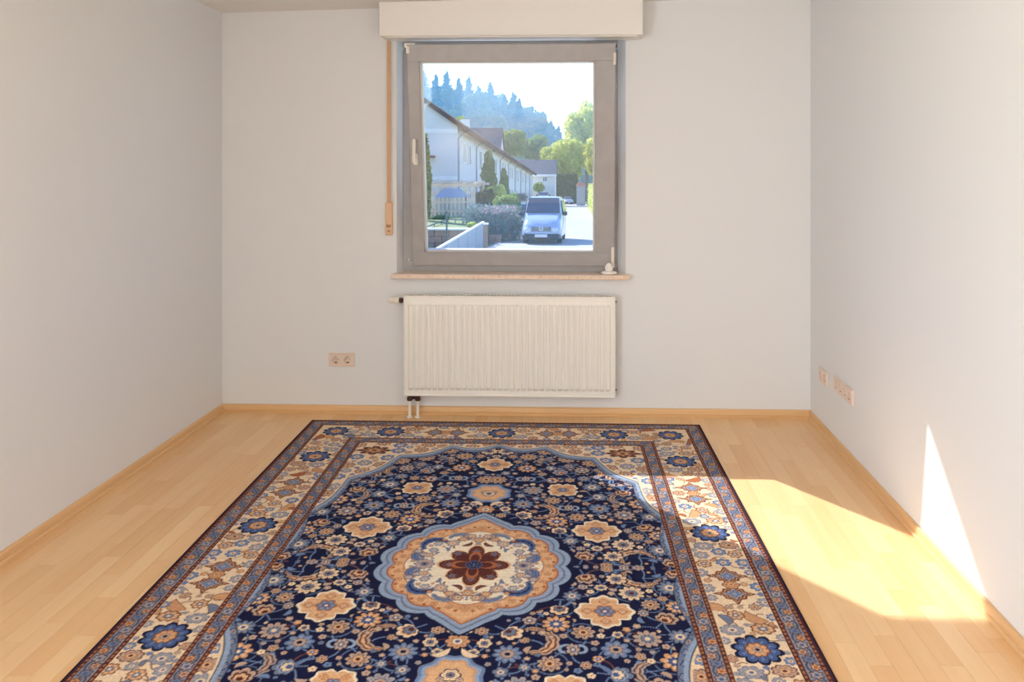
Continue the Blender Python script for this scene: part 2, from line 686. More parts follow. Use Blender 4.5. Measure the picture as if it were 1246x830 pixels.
# outer window ledge
b = MB()
b.cbox((-fw, 0.085, 0.0), (fw, 0.36, 0.02), 0.004)
wpart(b, 'outer_ledge', M['steel'], win)

# inner sill board
p0 = on_y(475.5, 335, YB - 0.055)
p1 = on_y(767.0, 335, YB - 0.055)
SZ = on_y(620, 334.5, YB - 0.055).z
b = MB()
b.cbox((p0.x, YB - 0.055, SZ - 0.028), (p1.x, YB - 0.0005, SZ), 0.003)
b.box((RLI + 0.002, YB - 0.004, SZ - 0.028), (RRI - 0.002, YF + 0.0, SZ - 0.0002))
sill = b.build('window_sill', M['sill'])
struct(sill, 'beige stone window sill board above the radiator')
# fill under the frame is closed by the wall; small plinth under the frame
# little ornament at the right end of the sill
po = on_y(741, 332, YB - 0.0)
orn = empty('sill_ornament', (po.x, YB - 0.006, SZ))
orn.scale = (1.22, 1.22, 1.22)
tag(orn, 'small white ceramic flower ornament at the right end of window sill', 'ornament')
b = MB()
b.lathe([(0.0, 0), (0.03, 0.0), (0.036, 0.006), (0.034, 0.012), (0.02, 0.016), (0, 0.017)], T(0, 0, 0) @ Matrix.Diagonal((1.1, 0.85, 1, 1)), 24)
wpart(b, 'base', M['ornament'], orn, 50)
def petal(mb, ang, tilt, r, hgt):
    rings = []
    for i in range(6):
        t = i / 5
        w = r * (0.35 + 0.75 * math.sin(PI * min(1, t * 0.8 + 0.1)))
        c = Vector((0.006 + r * 0.9 * math.sin(tilt) * t, 0, hgt * t))
        ring = []
        for k in range(8):
            a = 2 * PI * k / 8
            ring.append(RZ(ang) @ (c + Vector((0.0035 * math.cos(a), w * math.sin(a), 0))))
        rings.append(ring)
    mb.loft(rings)
bl = MB()
for k in range(7):
    petal(bl, k * 2 * PI / 7, 0.95, 0.016, 0.030)
for k in range(5):
    petal(bl, 0.3 + k * 2 * PI / 5, 0.5, 0.012, 0.038)
bl.lathe([(0, 0.0), (0.016, 0.002), (0.02, 0.018), (0.014, 0.034), (0.005, 0.041), (0, 0.042)], T(0, 0, 0.002), 16)
bo = wpart(bl, 'blossom', M['ornament'], orn, 60)
bo.location = (0, 0, 0.012)

# roller shutter box above the window
pb0 = on_y(461, 45, 4.72)
pb1 = on_y(782.5, 41, 4.72)
sbx = empty('shutter_box', ((pb0.x + pb1.x) / 2, YB, 0))
tag(sbx, 'white roller shutter box above the window, reaching the ceiling', 'shutter box')
w = (pb1.x - pb0.x) / 2
BZ = on_y(620, 43.0, 4.72).z
b = MB()
b.cbox((-w, -0.19, BZ), (w, 0.0, H - 0.001), 0.004)
b.v = [(x, y, z + (0.02 * (x + sbx.location.x - XL) - 0.02 * y if z > 2.35 else 0)) for x, y, z in b.v]
wpart(b, 'casing', M['box'], sbx)
b = MB()
b.cbox((-w + 0.03, -0.165, BZ - 0.006), (w - 0.03, -0.02, BZ + 0.001), 0.002)
wpart(b, 'inspection_panel', M['white'], sbx)

# belt and winder
xb = on_y(474.0, 200, YB).x
belt = empty('shutter_belt', (xb, YB, on_y(474, 286, YB).z))
tag(belt, 'tan shutter belt hanging beside window into beige winder box', 'shutter belt')
zt = BZ - belt.location.z
zw0, zw1 = 0.0, on_y(474, 246, YB).z - belt.location.z
b = MB()
b.cbox((-0.0115, -0.020, zw1 - 0.03), (0.0115, -0.0175, zt + 0.004), 0.0005)
wpart(b, 'webbing', M['belt'], belt)
b = MB()
b.cbox((-0.020, -0.024, zw0), (0.020, 0.0, 0.048), 0.003)          # open slot between the two halves
b.cbox((-0.020, -0.024, 0.062), (0.020, 0.0, zw1), 0.003)
b.box((-0.020, -0.0235, 0.045), (-0.0135, -0.0005, 0.065))
b.box((0.0135, -0.0235, 0.045), (0.020, -0.0005, 0.065))
b.box((-0.018, -0.003, 0.045), (0.018, -0.0005, 0.065))
wd = wpart(b, 'winder_box', M['winder'], belt)
b = MB()
b.lathe([(0.0, 0), (0.005, 0), (0.004, 0.002), (0, 0.002)], T(0, -0.024, 0.024) @ RX(R(90)), 12)
wpart(b, 'screw', M['metal'], wd)

# ------------------------------------------------------------------ radiator
RY0 = YB - 0.105                # front face
ra = on_y(491, 360, RY0)
rbp = on_y(749, 484, RY0)
rz1 = on_y(620, 360.5, RY0).z
rz0 = on_y(620, 483.5, RY0).z
rx0, rx1 = ra.x, rbp.x
rad = empty('radiator', ((rx0 + rx1) / 2, YB - 0.004, rz0))
tag(rad, 'white ribbed panel radiator on the wall below the window', 'radiator')
rw = (rx1 - rx0) / 2
rh = rz1 - rz0
# ribbed front: height field over the panel
NR = 34
nx, nz = NR * 12, 26
margin = 0.018
xs = np.linspace(-rw + 0.008, rw - 0.008, nx + 1)
zs = np.concatenate([[0.002, 0.03, 0.036], np.linspace(0.042, 0.052, 4), np.linspace(0.065, rh - 0.075, 8),
                     np.linspace(rh - 0.062, rh - 0.05, 4), [rh - 0.044, rh - 0.002]])
fb = MB()
span = 2 * rw - 0.016 - 2 * margin
for z in zs:
    ez = min(max((z - 0.038) / 0.014, 0), 1) * min(max((rh - 0.048 - z) / 0.014, 0), 1)
    ez = ez * ez * (3 - 2 * ez)
    for x in xs:
        t = (x + span / 2) / span * NR
        d = 0.0
        if 0 <= t <= NR:
            q = min(1.0, 1.9 * (0.5 - 0.5 * math.cos(2 * PI * t)))
            d = 0.0135 * (q * q * (3 - 2 * q)) * ez
        fb.v.append((x, -0.097 - d, z))
n1 = len(xs)
for j in range(len(zs) - 1):
    for i in range(n1 - 1):
        a = j * n1 + i
        fb.f.append((a, a + 1, a + 1 + n1, a + n1))
me = bpy.data.meshes.new('front_panel')
me.from_pydata(fb.v, [], fb.f)
me.materials.append(M['radiator'])
me.polygons.foreach_set('use_smooth', [True] * len(me.polygons))
link('front_panel', me, rad)
b = MB()
b.cbox((-rw, -0.104, 0.0), (-rw + 0.008, -0.03, rh), 0.003)
wpart(b, 'side_cover', M['radiator'], rad)
b = MB()
b.cbox((rw - 0.008, -0.104, 0.0), (rw, -0.03, rh), 0.003)
wpart(b, 'side_cover', M['radiator'], rad)
b = MB()
b.cbox((-rw + 0.004, -0.103, rh - 0.006), (rw - 0.004, -0.094, rh), 0.002)
b.cbox((-rw + 0.004, -0.04, rh - 0.006), (rw - 0.004, -0.031, rh), 0.002)
for k in range(60):
    x = -rw + 0.02 + (2 * rw - 0.04) * k / 59
    b.box((x - 0.003, -0.095, rh - 0.005), (x + 0.003, -0.039, rh - 0.001))
wpart(b, 'top_grille', M['radiator'], rad)
b = MB()
b.cbox((-rw + 0.004, -0.045, 0.004), (rw - 0.004, -0.034, rh - 0.01), 0.003)
b.cbox((-rw + 0.004, -0.1, 0.0), (rw - 0.004, -0.034, 0.012), 0.003)
wpart(b, 'back_panel', M['radiator'], rad)
for sx in (-0.42, 0.42):
    b = MB()
    b.cbox((sx - 0.02, -0.036, 0.06), (sx + 0.02, 0.0, rh - 0.06), 0.002)
    wpart(b, 'wall_bracket', M['radiator'], rad)
for sx in (-1, 1):
    for z in (0.04, rh - 0.035):
        if sx < 0 and z > 0.2:
            continue
        b = MB()
        b.lathe([(0.007, -0.001), (0.007, 0.005), (0.004, 0.008)], T(sx * rw, -0.066, z) @ RY(R(90) * sx), 12)
        wpart(b, 'plug', M['metal'], rad)
# thermostatic valve, upper left
vz = rh - 0.034
b = MB()
b.lathe([(0.012, 0.0), (0.012, 0.012), (0.016, 0.014), (0.016, 0.026), (0.013, 0.028), (0.013, 0.034)], T(-rw, -0.066, vz) @ RY(R(-90)), 12)
vv_ = wpart(b, 'valve', M['metal'], rad)
b = MB()
b.lathe([(0.017, 0.032), (0.021, 0.034), (0.021, 0.052), (0.019, 0.054), (0.018, 0.072), (0.0175, 0.09), (0.014, 0.096), (0, 0.097)],
        T(-rw, -0.066, vz) @ RY(R(-90)), 20)
th = wpart(b, 'thermostat_head', M['plastic'], rad, 40)
# bottom connection and two pipes
pxs = [on_y(498.8, 490, RY0 + 0.04).x - rad.location.x, on_y(508.6, 490, RY0 + 0.04).x - rad.location.x]
b = MB()
for x in pxs:
    b.lathe([(0.013, 0), (0.017, 0.004), (0.017, 0.02), (0.013, 0.024), (0.015, 0.036)], T(x, -0.066, -0.036) , 12)
b.cbox((pxs[0], -0.074, -0.026), (pxs[1], -0.058, -0.01), 0.003)
wpart(b, 'connection_block', M['metal'], rad)
for x in pxs:
    b = MB()
    b.tube([(x, -0.066, -0.034), (x, -0.066, -rz0 + 0.0)], 0.0085, 14)
    pi_ = wpart(b, 'pipe', M['white'], rad, 40)
    b = MB()
    b.lathe([(0.017, 0.0), (0.017, 0.006), (0.010, 0.011)], T(x, -0.066, -rz0), 16)
    wpart(b, 'floor_rosette', M['white'], pi_, 40)

# ------------------------------------------------------------------ sockets


def socket_insert(x):
    """square insert with a real round well and two pin holes sunk into its floor; local -y faces the room"""
    import bmesh
    yf, yw, yh, h = -0.0115, 0.0055, 0.022, 0.031
    n = 24
    bm = bmesh.new()

    def loop(pts):
        vs = [bm.verts.new(p) for p in pts]
        return vs, [bm.edges.new((vs[k], vs[(k + 1) % len(vs)])) for k in range(len(vs))]

    def circ(cx, r, y, m):
        return [(cx + r * math.cos(2 * PI * k / m), y, r * math.sin(2 * PI * k / m)) for k in range(m)]

    def bridge(a, c):
        for k in range(len(a)):
            bm.faces.new((a[k], a[(k + 1) % len(a)], c[(k + 1) % len(a)], c[k]))
    def square(y):
        out = []
        for k in range(n):
            a = 2 * PI * k / n
            q = h / max(abs(math.cos(a)), abs(math.sin(a)))
            out.append((x + q * math.cos(a), y, q * math.sin(a)))
        return out
    sq_f, _ = loop(square(yf))
    sq_b, _ = loop(square(-0.0002))
    bridge(sq_f, sq_b)
    c_f, e_cf = loop(circ(x, 0.0205, yf, n))
    c_w, e_cw = loop(circ(x, 0.0198, yw, n))
    bridge(c_f, c_w)
    bridge(sq_f, c_f)
    e_h = []
    for s in (-1, 1):
        p_f, e_p = loop(circ(x + s * 0.0095, 0.0036, yw, 10))
        p_b, _ = loop(circ(x + s * 0.0095, 0.0036, yh, 10))
        bridge(p_f, p_b)
        bm.faces.new(p_b)
        e_h += e_p
    bmesh.ops.triangle_fill(bm, use_beauty=True, edges=e_cw + e_h)
    bmesh.ops.recalc_face_normals(bm, faces=bm.faces)
    me = bpy.data.meshes.new('insert')
    bm.to_mesh(me)
    bm.free()
    me.materials.append(M['socket'])
    return me


def socket_strip(name, gangs, mtx, label):
    root = empty(name)
    root.matrix_world = mtx             # local: x along the wall, z up, -y out of the wall
    tag(root, label, 'socket', 'wall sockets')
    w = 0.071 * gangs + 0.012
    b = MB()
    b.cbox((-w / 2, -0.011, 0.031), (w / 2, 0.0, 0.041), 0.0025)
    b.cbox((-w / 2, -0.011, -0.041), (w / 2, 0.0, -0.031), 0.0025)
    xs_ = [(g - (gangs - 1) / 2) * 0.071 for g in range(gangs)]
    edges_ = [-w / 2] + [q for x in xs_ for q in (x - 0.031, x + 0.031)] + [w / 2]
    for a, c in zip(edges_[0::2], edges_[1::2]):
        b.box((a, -0.0108, -0.035), (c, 0.0, 0.035))
    wpart(b, 'cover_plate', M['socket'], root)
    for x in xs_:
        ins = link('insert', socket_insert(x), root)
        b = MB()
        mr = T(x, -0.0115, 0) @ RX(R(90))
        b.loft([[mr @ Vector((r * math.cos(2 * PI * k / 24), r * math.sin(2 * PI * k / 24), q)) for k in range(24)]
                for r, q in ((0.0225, -0.0002), (0.0225, 0.0012), (0.0205, 0.0012), (0.0205, -0.0002))], False)
        wpart(b, 'rim', M['socket'], ins)
        for s in (-1, 1):               # metal earth clips at the top and bottom of the well
            b = MB().box((x - 0.003, -0.0105, s * 0.0175 - 0.0022), (x + 0.003, 0.0056, s * 0.0175 + 0.0022))
            wpart(b, 'contact', M['metal'], ins)
    return root


def wall_pockets(wall, boxes):
    """cuts the flush boxes of the sockets out of a wall"""
    for mtx, gangs in boxes:
        w = 0.071 * gangs - 0.004
        cut = MB().box((-w / 2, -0.02, -0.0335), (w / 2, 0.045, 0.0335), mtx).build('pocket', M['wall'])
        md = wall.modifiers.new('pocket', 'BOOLEAN')
        md.operation = 'DIFFERENCE'
        md.solver = 'EXACT'
        md.object = cut
        bpy.context.view_layer.update()
        new = bpy.data.meshes.new_from_object(wall.evaluated_get(bpy.context.evaluated_depsgraph_get()))
        wall.modifiers.clear()
        wall.data = new
        bpy.data.objects.remove(cut)


ps = on_y(416, 437.5, YB)
pa = on_x(1003.2, 458.5, XR)
pa0 = on_x(1016.5, 468, XR)
pa1 = on_x(1039.2, 482, XR)
SK = [T(ps.x, YB, ps.z), T(XR, pa.y, pa.z) @ RZ(R(-90)), T(XR, (pa0.y + pa1.y) / 2, (pa0.z + pa1.z) / 2) @ RZ(R(-90))]
wall_pockets(wall_back, [(SK[0], 2)])
wall_pockets(wall_right, [(SK[1], 2), (SK[2], 4)])
socket_strip('double_socket', 2, SK[0], 'cream double wall socket left of the radiator')
socket_strip('double_socket', 2, SK[1], 'cream double wall socket near the corner beside the longer socket strip')
socket_strip('quad_socket', 4, SK[2], 'cream strip of four wall sockets above the skirting board')

# ------------------------------------------------------------------ rug
RW, RL = 1.12, 1.69             # half width, half length
NU, NV = 880, 860               # knots across, along
U1 = np.linspace(-RW, RW, NU)
V1 = np.linspace(-RL, RL, NV)
SOFT = 0.0022
K = {'navy': (18, 22, 58), 'ink': (26, 27, 56), 'steel': (110, 132, 170), 'pale': (146, 165, 192), 'blue': (74, 94, 142), 'grey': (164, 157, 158),
     'cream': (232, 206, 174), 'ivory': (236, 220, 196), 'tan': (208, 156, 114), 'apricot': (220, 174, 132), 'rust': (168, 100, 66),
     'maroon': (88, 44, 40), 'brown': (112, 66, 54), 'dust': (188, 160, 142), 'slate': (112, 122, 146)}
K = {k: np.array(lin(v)) for k, v in K.items()}


class Cloth:
    def __init__(self, us, vs, base):
        self.u, self.v = us, vs
        self.c = np.empty((len(vs), len(us), 3))
        self.c[:] = base
        self.lim = None

    def win(self, x, y, r):
        i0, i1 = np.searchsorted(self.u, (x - r, x + r))
        j0, j1 = np.searchsorted(self.v, (y - r, y + r))
        if i1 <= i0 or j1 <= j0:
            return None
        X, Y = np.meshgrid(self.u[i0:i1] - x, self.v[j0:j1] - y)
        return (slice(j0, j1), slice(i0, i1)), X, Y

    def put(self, sl, a, col):
        a = np.clip(a, 0, 1)
        if self.lim is not None:
            a = a * self.lim[sl]
        a = a[..., None]
        self.c[sl] = self.c[sl] * (1 - a) + np.asarray(col) * a

    def rosette(self, x, y, r, n, pal, rot=0.0, amp=0.16, sx=1.0, sy=1.0):
        """pal: outline, petal, petal streak, ring, heart"""
        w = self.win(x, y, r * 1.5 * max(sx, sy))
        if w is None:
            return
        sl, X, Y = w
        X = X / sx
        Y = Y / sy
        d = np.hypot(X, Y)
        t = np.arctan2(Y, X) + rot
        lob = 1 + amp * (2.0 * np.abs(np.cos(n * t / 2)) ** 0.7 - 1.35)
        self.put(sl, (r * lob * 1.0 - d) / SOFT + .5, pal[0])
        self.put(sl, (r * lob * 0.84 - d) / SOFT + .5, pal[1])
        if r > 0.016:
            st = (np.cos(n * t) > 0.55) & (d > r * 0.35) & (d < r * 0.72)
            self.put(sl, st * 0.75, pal[2])
            self.put(sl, (r * 0.46 * (1 + amp * 0.6 * np.cos(n * t + PI)) - d) / SOFT + .5, pal[0] * 0.6 + pal[3] * 0.4)
            self.put(sl, (r * 0.38 - d) / SOFT + .5, pal[3])
        self.put(sl, (r * 0.19 - d) / SOFT + .5, pal[4])

    def diamond(self, x, y, rx, ry, cols, steps, k=0.9):
        w = self.win(x, y, max(rx, ry) * 1.4)
        if w is None:
            return
        sl, X, Y = w
        d = (np.abs(X / rx) ** k + np.abs(Y / ry) ** k) ** (1 / k)
        d = d * (1 + 0.10 * np.cos(8 * np.arctan2(Y / ry, X / rx) + PI))
        s = SOFT / min(rx, ry)
        for c, q in zip(cols, steps):
            self.put(sl, (q - d) / s + .5, c)

    def stroke(self, pts, wid, col):
        pts = np.asarray(pts, float)
        wid = np.broadcast_to(np.asarray(wid, float), (len(pts),))
        m = wid.max() + 0.004
        cx, cy = (pts.min(0) + pts.max(0)) / 2
        r = max((pts.max(0) - pts.min(0)) / 2) + m
        w = self.win(cx, cy, r)
        if w is None:
            return
        sl, X, Y = w
        best = np.full(X.shape, 1e9)
        for (px, py), q in zip(pts, wid):
            np.minimum(best, np.hypot(X + cx - px, Y + cy - py) - q, out=best)
        self.put(sl, (-best) / SOFT + .5, col)

    def vine(self, p, q, bend, wid, col, n=26):
        p, q = np.array(p), np.array(q)
        m = (p + q) / 2 + np.array([-(q - p)[1], (q - p)[0]]) * bend
        t = np.linspace(0, 1, n)[:, None]
        self.stroke((1 - t) ** 2 * p + 2 * t * (1 - t) * m + t * t * q, wid, col)

    def curl(self, x, y, r, a0, turns, wid, col, grow=0.25):
        n = int(40 * abs(turns)) + 8
        t = np.linspace(0, 1, n)
        rr = r * (grow + (1 - grow) * t)
        a = a0 + 2 * PI * turns * t
        self.stroke(np.stack([x + rr * np.cos(a), y + rr * np.sin(a)], 1), wid, col)

    def sickle(self, x, y, r, a0, a1, wmax, cols):
        """feathered crescent leaf"""
        n = 44
        t = np.linspace(0, 1, n)
        a = a0 + (a1 - a0) * t
        rr = r * (1.25 - 0.55 * t)
        pts = np.stack([x + rr * np.cos(a), y + rr * np.sin(a)], 1)
        w = wmax * np.sin(PI * np.clip(t * 0.92 + 0.06, 0, 1)) ** 0.8 * (0.75 + 0.6 * np.abs(np.sin(t * 6.5 * PI)) ** 1.5)
        self.stroke(pts, w + 0.005, cols[0])
        self.stroke(pts, w, cols[1])
        self.stroke(pts, w * 0.62, cols[2])
        self.stroke(pts, w * 0.28, cols[3])

    def leaf(self, x, y, l, a, wid, col, edge=None):
        t = np.linspace(0, 1, 12)
        c = 0.25 * l * np.sin(PI * t)
        px = l * (t - .5)
        pts = np.stack([x + px * math.cos(a) - c * math.sin(a), y + px * math.sin(a) + c * math.cos(a)], 1)
        w = wid * np.sin(PI * np.clip(t + 0.05, 0, 1)) ** 0.9
        if edge is not None:
            self.stroke(pts, w + 0.0028, edge)
        self.stroke(pts, w, col)


rr_ = np.random.RandomState(5)


def scatter(x0, x1, y0, y1, sizes, gap, ok, taken, tries=2600):
    out = []
    for r in sizes:
        for _ in range(tries):
            x, y = rr_.uniform(x0, x1), rr_.uniform(y0, y1)
            if not ok(x, y, r):
                continue
            if all((x - a) ** 2 + (y - b_) ** 2 > (r + q + gap) ** 2 for a, b_, q in taken):
                taken.append((x, y, r))
                out.append((x, y, r))
    return out


def arch(x, y):
    """<1 inside the dark oval of the field"""
    ph = np.arctan2(y / 1.29, x / 0.78)
    f = (np.abs(x) / 0.775) ** 2.5 + (np.abs(y) / 1.285) ** 2.5
    return f + 0.13 * np.abs(np.sin(ph * 10)) - 0.06


HU, HV = U1[NU // 2:], V1[NV // 2:]
Q = Cloth(HU, HV, K['navy'])
PAL = [(K['ink'], K['grey'], K['steel'], K['dust'], K['rust']), (K['ink'], K['dust'], K['brown'], K['apricot'], K['maroon']),
       (K['ink'], K['slate'], K['pale'], K['cream'], K['blue']), (K['ink'], K['cream'], K['tan'], K['slate'], K['maroon']),
       (K['ink'], K['dust'], K['grey'], K['slate'], K['cream']), (K['ink'], K['tan'], K['cream'], K['blue'], K['cream']),
       (K['ink'], K['steel'], K['grey'], K['dust'], K['navy'])]
PAL = [PAL[k] for k in (0, 1, 1, 3, 4, 5, 1, 4, 2, 6, 3)]
BIG = (K['ink'], K['apricot'], K['tan'], K['cream'], K['blue'])
# fixed motifs of the quarter field: (x, y, r)
fixed = [(0.47, 0.30, 0.098), (0.335, 0.715, 0.078), (0.0, 1.02, 0.088), (0.0, 0.665, 0.105), (0.62, 0.075, 0.035), (0.27, 0.50, 0.035), (0.0, 0.49, 0.04),
         (0.36, 0.52, 0.05), (0.58, 0.62, 0.03), (0.16, 0.84, 0.055), (0.50, 0.93, 0.025), (0.24, 1.06, 0.025)]
taken = list(fixed)


def in_field(x, y, r):
    return arch(np.float64(x), np.float64(y)) < 0.90 and ((x / 0.362) ** 2 + (y / 0.385) ** 2) > (1.02 + r / 0.4) ** 2 and x > -0.01 and y > -0.01


fl = scatter(-0.005, 0.75, -0.005, 1.3, [0.048, 0.040, 0.034], 0.008, in_field, taken, 900)
fl2 = scatter(-0.005, 0.75, -0.005, 1.3, [0.026, 0.020], 0.006, in_field, taken, 1700)
fl3 = scatter(-0.005, 0.75, -0.005, 1.3, [0.015, 0.011, 0.008], 0.002, in_field, taken, 2200)
pts_ = np.array([(a, b_) for a, b_, _ in fl + fl2 + fixed])
for i, (x, y, r) in enumerate(fl + fl2):
    d = np.hypot(pts_[:, 0] - x, pts_[:, 1] - y)
    for j in np.argsort(d)[1:4]:
        if d[j] < 0.17:
            Q.vine((x, y), pts_[j], rr_.choice([-0.45, -0.3, 0.3, 0.45]), 0.0028, K['steel'] if rr_.rand() < 0.75 else K['brown'])
for x, y, r in fl[::2]:
    Q.curl(x, y, r * 1.45, rr_.uniform(0, 6.28), rr_.choice([-0.7, 0.7]), 0.003, K['steel'] * 0.9, 0.8)
# crescent leaves and lyre palmettes
SICK = (K['ink'], K['dust'], K['brown'], K['apricot'])
SICK2 = (K['ink'], K['grey'], K['brown'], K['dust'])
Q.sickle(0.60, 0.06, 0.065, 0.2, 3.9, 0.017, SICK)
Q.sickle(0.235, 0.49, 0.065, -1.9, 2.0, 0.017, SICK)
Q.sickle(0.60, 0.62, 0.055, 1.2, 4.8, 0.015, SICK2)
Q.sickle(0.48, 0.93, 0.045, -2.0, 1.8, 0.013, SICK)
Q.sickle(0.255, 1.06, 0.04, 0.6, 4.0, 0.013, SICK2)
for i, (x, y, r) in enumerate(fl3):
    if i % 3 == 0:
        Q.leaf(x, y, r * 2.6, rr_.uniform(0, 6.28), r * 0.6, (K['steel'], K['dust'], K['slate'])[i % 2])
    else:
        Q.rosette(x, y, r, 5, PAL[rr_.randint(11)], rr_.uniform(0, 6))
for x, y, r in fl2:
    Q.rosette(x, y, r, rr_.choice([5, 6, 8]), PAL[rr_.randint(11)], rr_.uniform(0, 6), 0.18, 1.0, rr_.uniform(0.85, 1.1))
for i, (x, y, r) in enumerate(fl):
    if i % 3 == 1:                      # fan-shaped lotus palmette
        a = rr_.uniform(0, 6.28)
        pl = PAL[rr_.randint(11)]
        sl, X, Y = Q.win(x, y, r * 1.6)
        d, t = np.hypot(X, Y), np.arctan2(Y, X) - a
        base = (0.62 + 0.5 * np.cos(t)) * (1 + 0.13 * (2 * np.abs(np.cos(4.5 * t)) ** 0.7 - 1.2))
        for q, c in ((1.12, pl[0]), (0.98, pl[1]), (0.74, pl[2]), (0.62, pl[0]), (0.54, pl[3]), (0.3, pl[4])):
            Q.put(sl, (r * base * q - d) / SOFT + .5, c)
        Q.stroke([(x - math.cos(a) * r * k * 0.16, y - math.sin(a) * r * k * 0.16) for k in range(1, 7)], 0.0035, K['steel'])
    else:
        Q.rosette(x, y, r, rr_.choice([8, 9, 10]), PAL[rr_.randint(11)], rr_.uniform(0, 6), 0.24)
for (x, y) in ((0.36, 0.52), (0.16, 0.84)):
    for s in (-1, 1):
        Q.curl(x + s * 0.022, y, 0.026, PI / 2 if s > 0 else PI / 2, -s * 0.75, 0.0055, K['pale'], 0.6)
    Q.rosette(x, y, 0.03, 7, PAL[4], 0, 0.2, 0.75, 1.1)
# big four-petalled flowers
for (x, y, r) in ((0.47, 0.30, 0.098), (0.335, 0.715, 0.076), (0.0, 1.02, 0.085)):
    rot = 0.0 if x != 0.335 else PI / 4
    for s, c in ((1.06, K['ink']), (1.0, K['ivory']), (0.88, K['apricot'])):
        w_ = Q.win(x, y, r * 1.4)
        sl, X, Y = w_
        d = np.hypot(X, Y)
        t = np.arctan2(Y, X) + rot
        lob = 0.74 + 0.26 * np.abs(np.cos(2 * t)) ** 0.7 + 0.05 * np.cos(12 * t)
        Q.put(sl, (r * lob * s - d) / SOFT + .5, c)
    for k in range(4):
        a = k * PI / 2 - rot
        Q.rosette(x + 0.6 * r * math.cos(a), y + 0.6 * r * math.sin(a), r * 0.17, 4, (K['rust'], K['tan'], K['tan'], K['cream'], K['rust']))
    Q.rosette(x, y, r * 0.36, 6, (K['rust'], K['slate'], K['pale'], K['blue'], K['cream']))
# pendants on the long axis
w_ = Q.win(0.0, 0.665, 0.2)
sl, X, Y = w_
t = np.arctan2(Y, X)
for s, c in ((1.12, K['ink']), (1.06, K['steel']), (0.93, K['pale']), (0.80, K['tan']), (0.70, K['apricot'])):
    dd = np.abs(X) / 0.095 + np.abs(Y) ** 1.2 / (0.085 ** 1.2) * 0.75
    dd = np.maximum(dd * 0.82, np.hypot(X / 0.095, Y / 0.098))
    Q.put(sl, (s - dd - 0.05 * np.cos(8 * t)) / 0.025 + .5, c)
Q.rosette(0.0, 0.66, 0.03, 6, PAL[3])
Q.rosette(0.028, 0.68, 0.012, 5, PAL[1])
Q.rosette(0.0, 0.49, 0.042, 8, (K['ink'], K['tan'], K['rust'], K['cream'], K['blue']))
Q.leaf(0.05, 0.545, 0.07, 0.5, 0.012, K['cream'], K['ink'])
# dark oval's scalloped blue band and the cream corners
UU, VV = np.meshgrid(HU, HV)
A = arch(UU, VV)
full = (slice(0, len(HV)), slice(0, len(HU)))
Q.put(full, (A - 0.895) / 0.012 + .5, K['ink'])
Q.put(full, (A - 0.905) / 0.012 + .5, K['slate'])
Q.put(full, (A - 0.955) / 0.012 + .5, K['pale'])
Q.put(full, (A - 1.0) / 0.012 + .5, K['ink'])
Q.put(full, (A - 1.012) / 0.012 + .5, K['cream'])
Q.lim = np.clip((A - 1.03) / 0.02, 0, 1)
tk = [(0.645, 1.20, 0.07)]
CP = [(K['brown'], K['dust'], K['rust'], K['apricot'], K['maroon']), (K['slate'], K['grey'], K['steel'], K['cream'], K['blue']),
      (K['brown'], K['tan'], K['cream'], K['slate'], K['cream']), (K['blue'], K['steel'], K['pale'], K['cream'], K['rust'])]
ok2 = lambda x, y, r: arch(np.float64(x), np.float64(y)) > 1.05 and x < 0.745 and y < 1.315
cs = scatter(0.0, 0.75, 0.3, 1.32, [0.036, 0.026, 0.019, 0.013], 0.006, ok2, tk, 1500)
for i, (x, y, r) in enumerate(cs):
    Q.vine((x, y), (x + rr_.uniform(-.07, .07), y + rr_.uniform(-.07, .07)), 0.4, 0.002, K['brown'])
for i, (x, y, r) in enumerate(cs):
    Q.rosette(x, y, r, rr_.choice([6, 8]), CP[rr_.randint(4)], rr_.uniform(0, 6))
Q.rosette(0.645, 1.20, 0.07, 8, (K['maroon'], K['brown'], K['tan'], K['tan'], K['maroon']), 0, 0.22, 1.1, 0.8)
Q.lim = np.clip(((A < 0.9) | (A > 2)) * 1.0, 0, 1) * 0 + ((A > 0.91) & (A < 0.955))
for k in range(26):
    ph = (k + 0.5) / 26 * PI / 2
    c_, s_ = math.cos(ph), math.sin(ph)
    rad_ = 0.95 ** 0.4 / ((c_ / 0.775) ** 2.5 + (s_ / 1.285) ** 2.5) ** 0.4
    Q.rosette(rad_ * c_ * 0.985, rad_ * s_ * 0.985, 0.02, 6, (K['ink'], K['steel'], K['grey'], K['dust'], K['navy']))
Q.lim = None
# central medallion
px_, py_ = UU / 0.352, VV / 0.372
rho = np.hypot(px_, py_)
tht = np.arctan2(py_, px_)
tip = 0.25 * np.clip(1 - np.abs(tht - PI / 2) / 0.26, 0, 1) ** 1.7
scal = 0.945 + 0.075 * np.abs(np.sin(tht * 8)) ** 0.8 + tip
for q, c in ((1.045, K['ink']), (1.02, K['pale']), (0.965, K['slate']), (0.94, K['pale']), (0.895, K['rust']), (0.875, K['tan']), (0.845, K['apricot']),
             (0.74, K['tan'])):
    Q.put(full, (scal * q - rho) / 0.007 + .5, c)
s2 = 0.70 + 0.035 * np.abs(np.sin(tht * 8 + PI / 2)) ** 0.8
Q.put(full, (s2 + 0.012 - rho) / 0.007 + .5, K['rust'])
Q.put(full, (s2 - rho) / 0.007 + .5, K['ivory'])
for k in range(9):
    a = (k) / 8 * PI / 2
    x, y = 0.80 * 0.352 * math.cos(a), 0.80 * 0.372 * math.sin(a)
    Q.rosette(x, y, 0.013, 4, (K['rust'], K['tan'], K['rust'], K['cream'], K['brown']), a)
    if k < 8:
        a += PI / 32
        Q.rosette(0.85 * 0.352 * math.cos(a), 0.85 * 0.372 * math.sin(a), 0.007, 4, (K['rust'], K['rust'], K['rust'], K['rust'], K['brown']), a)
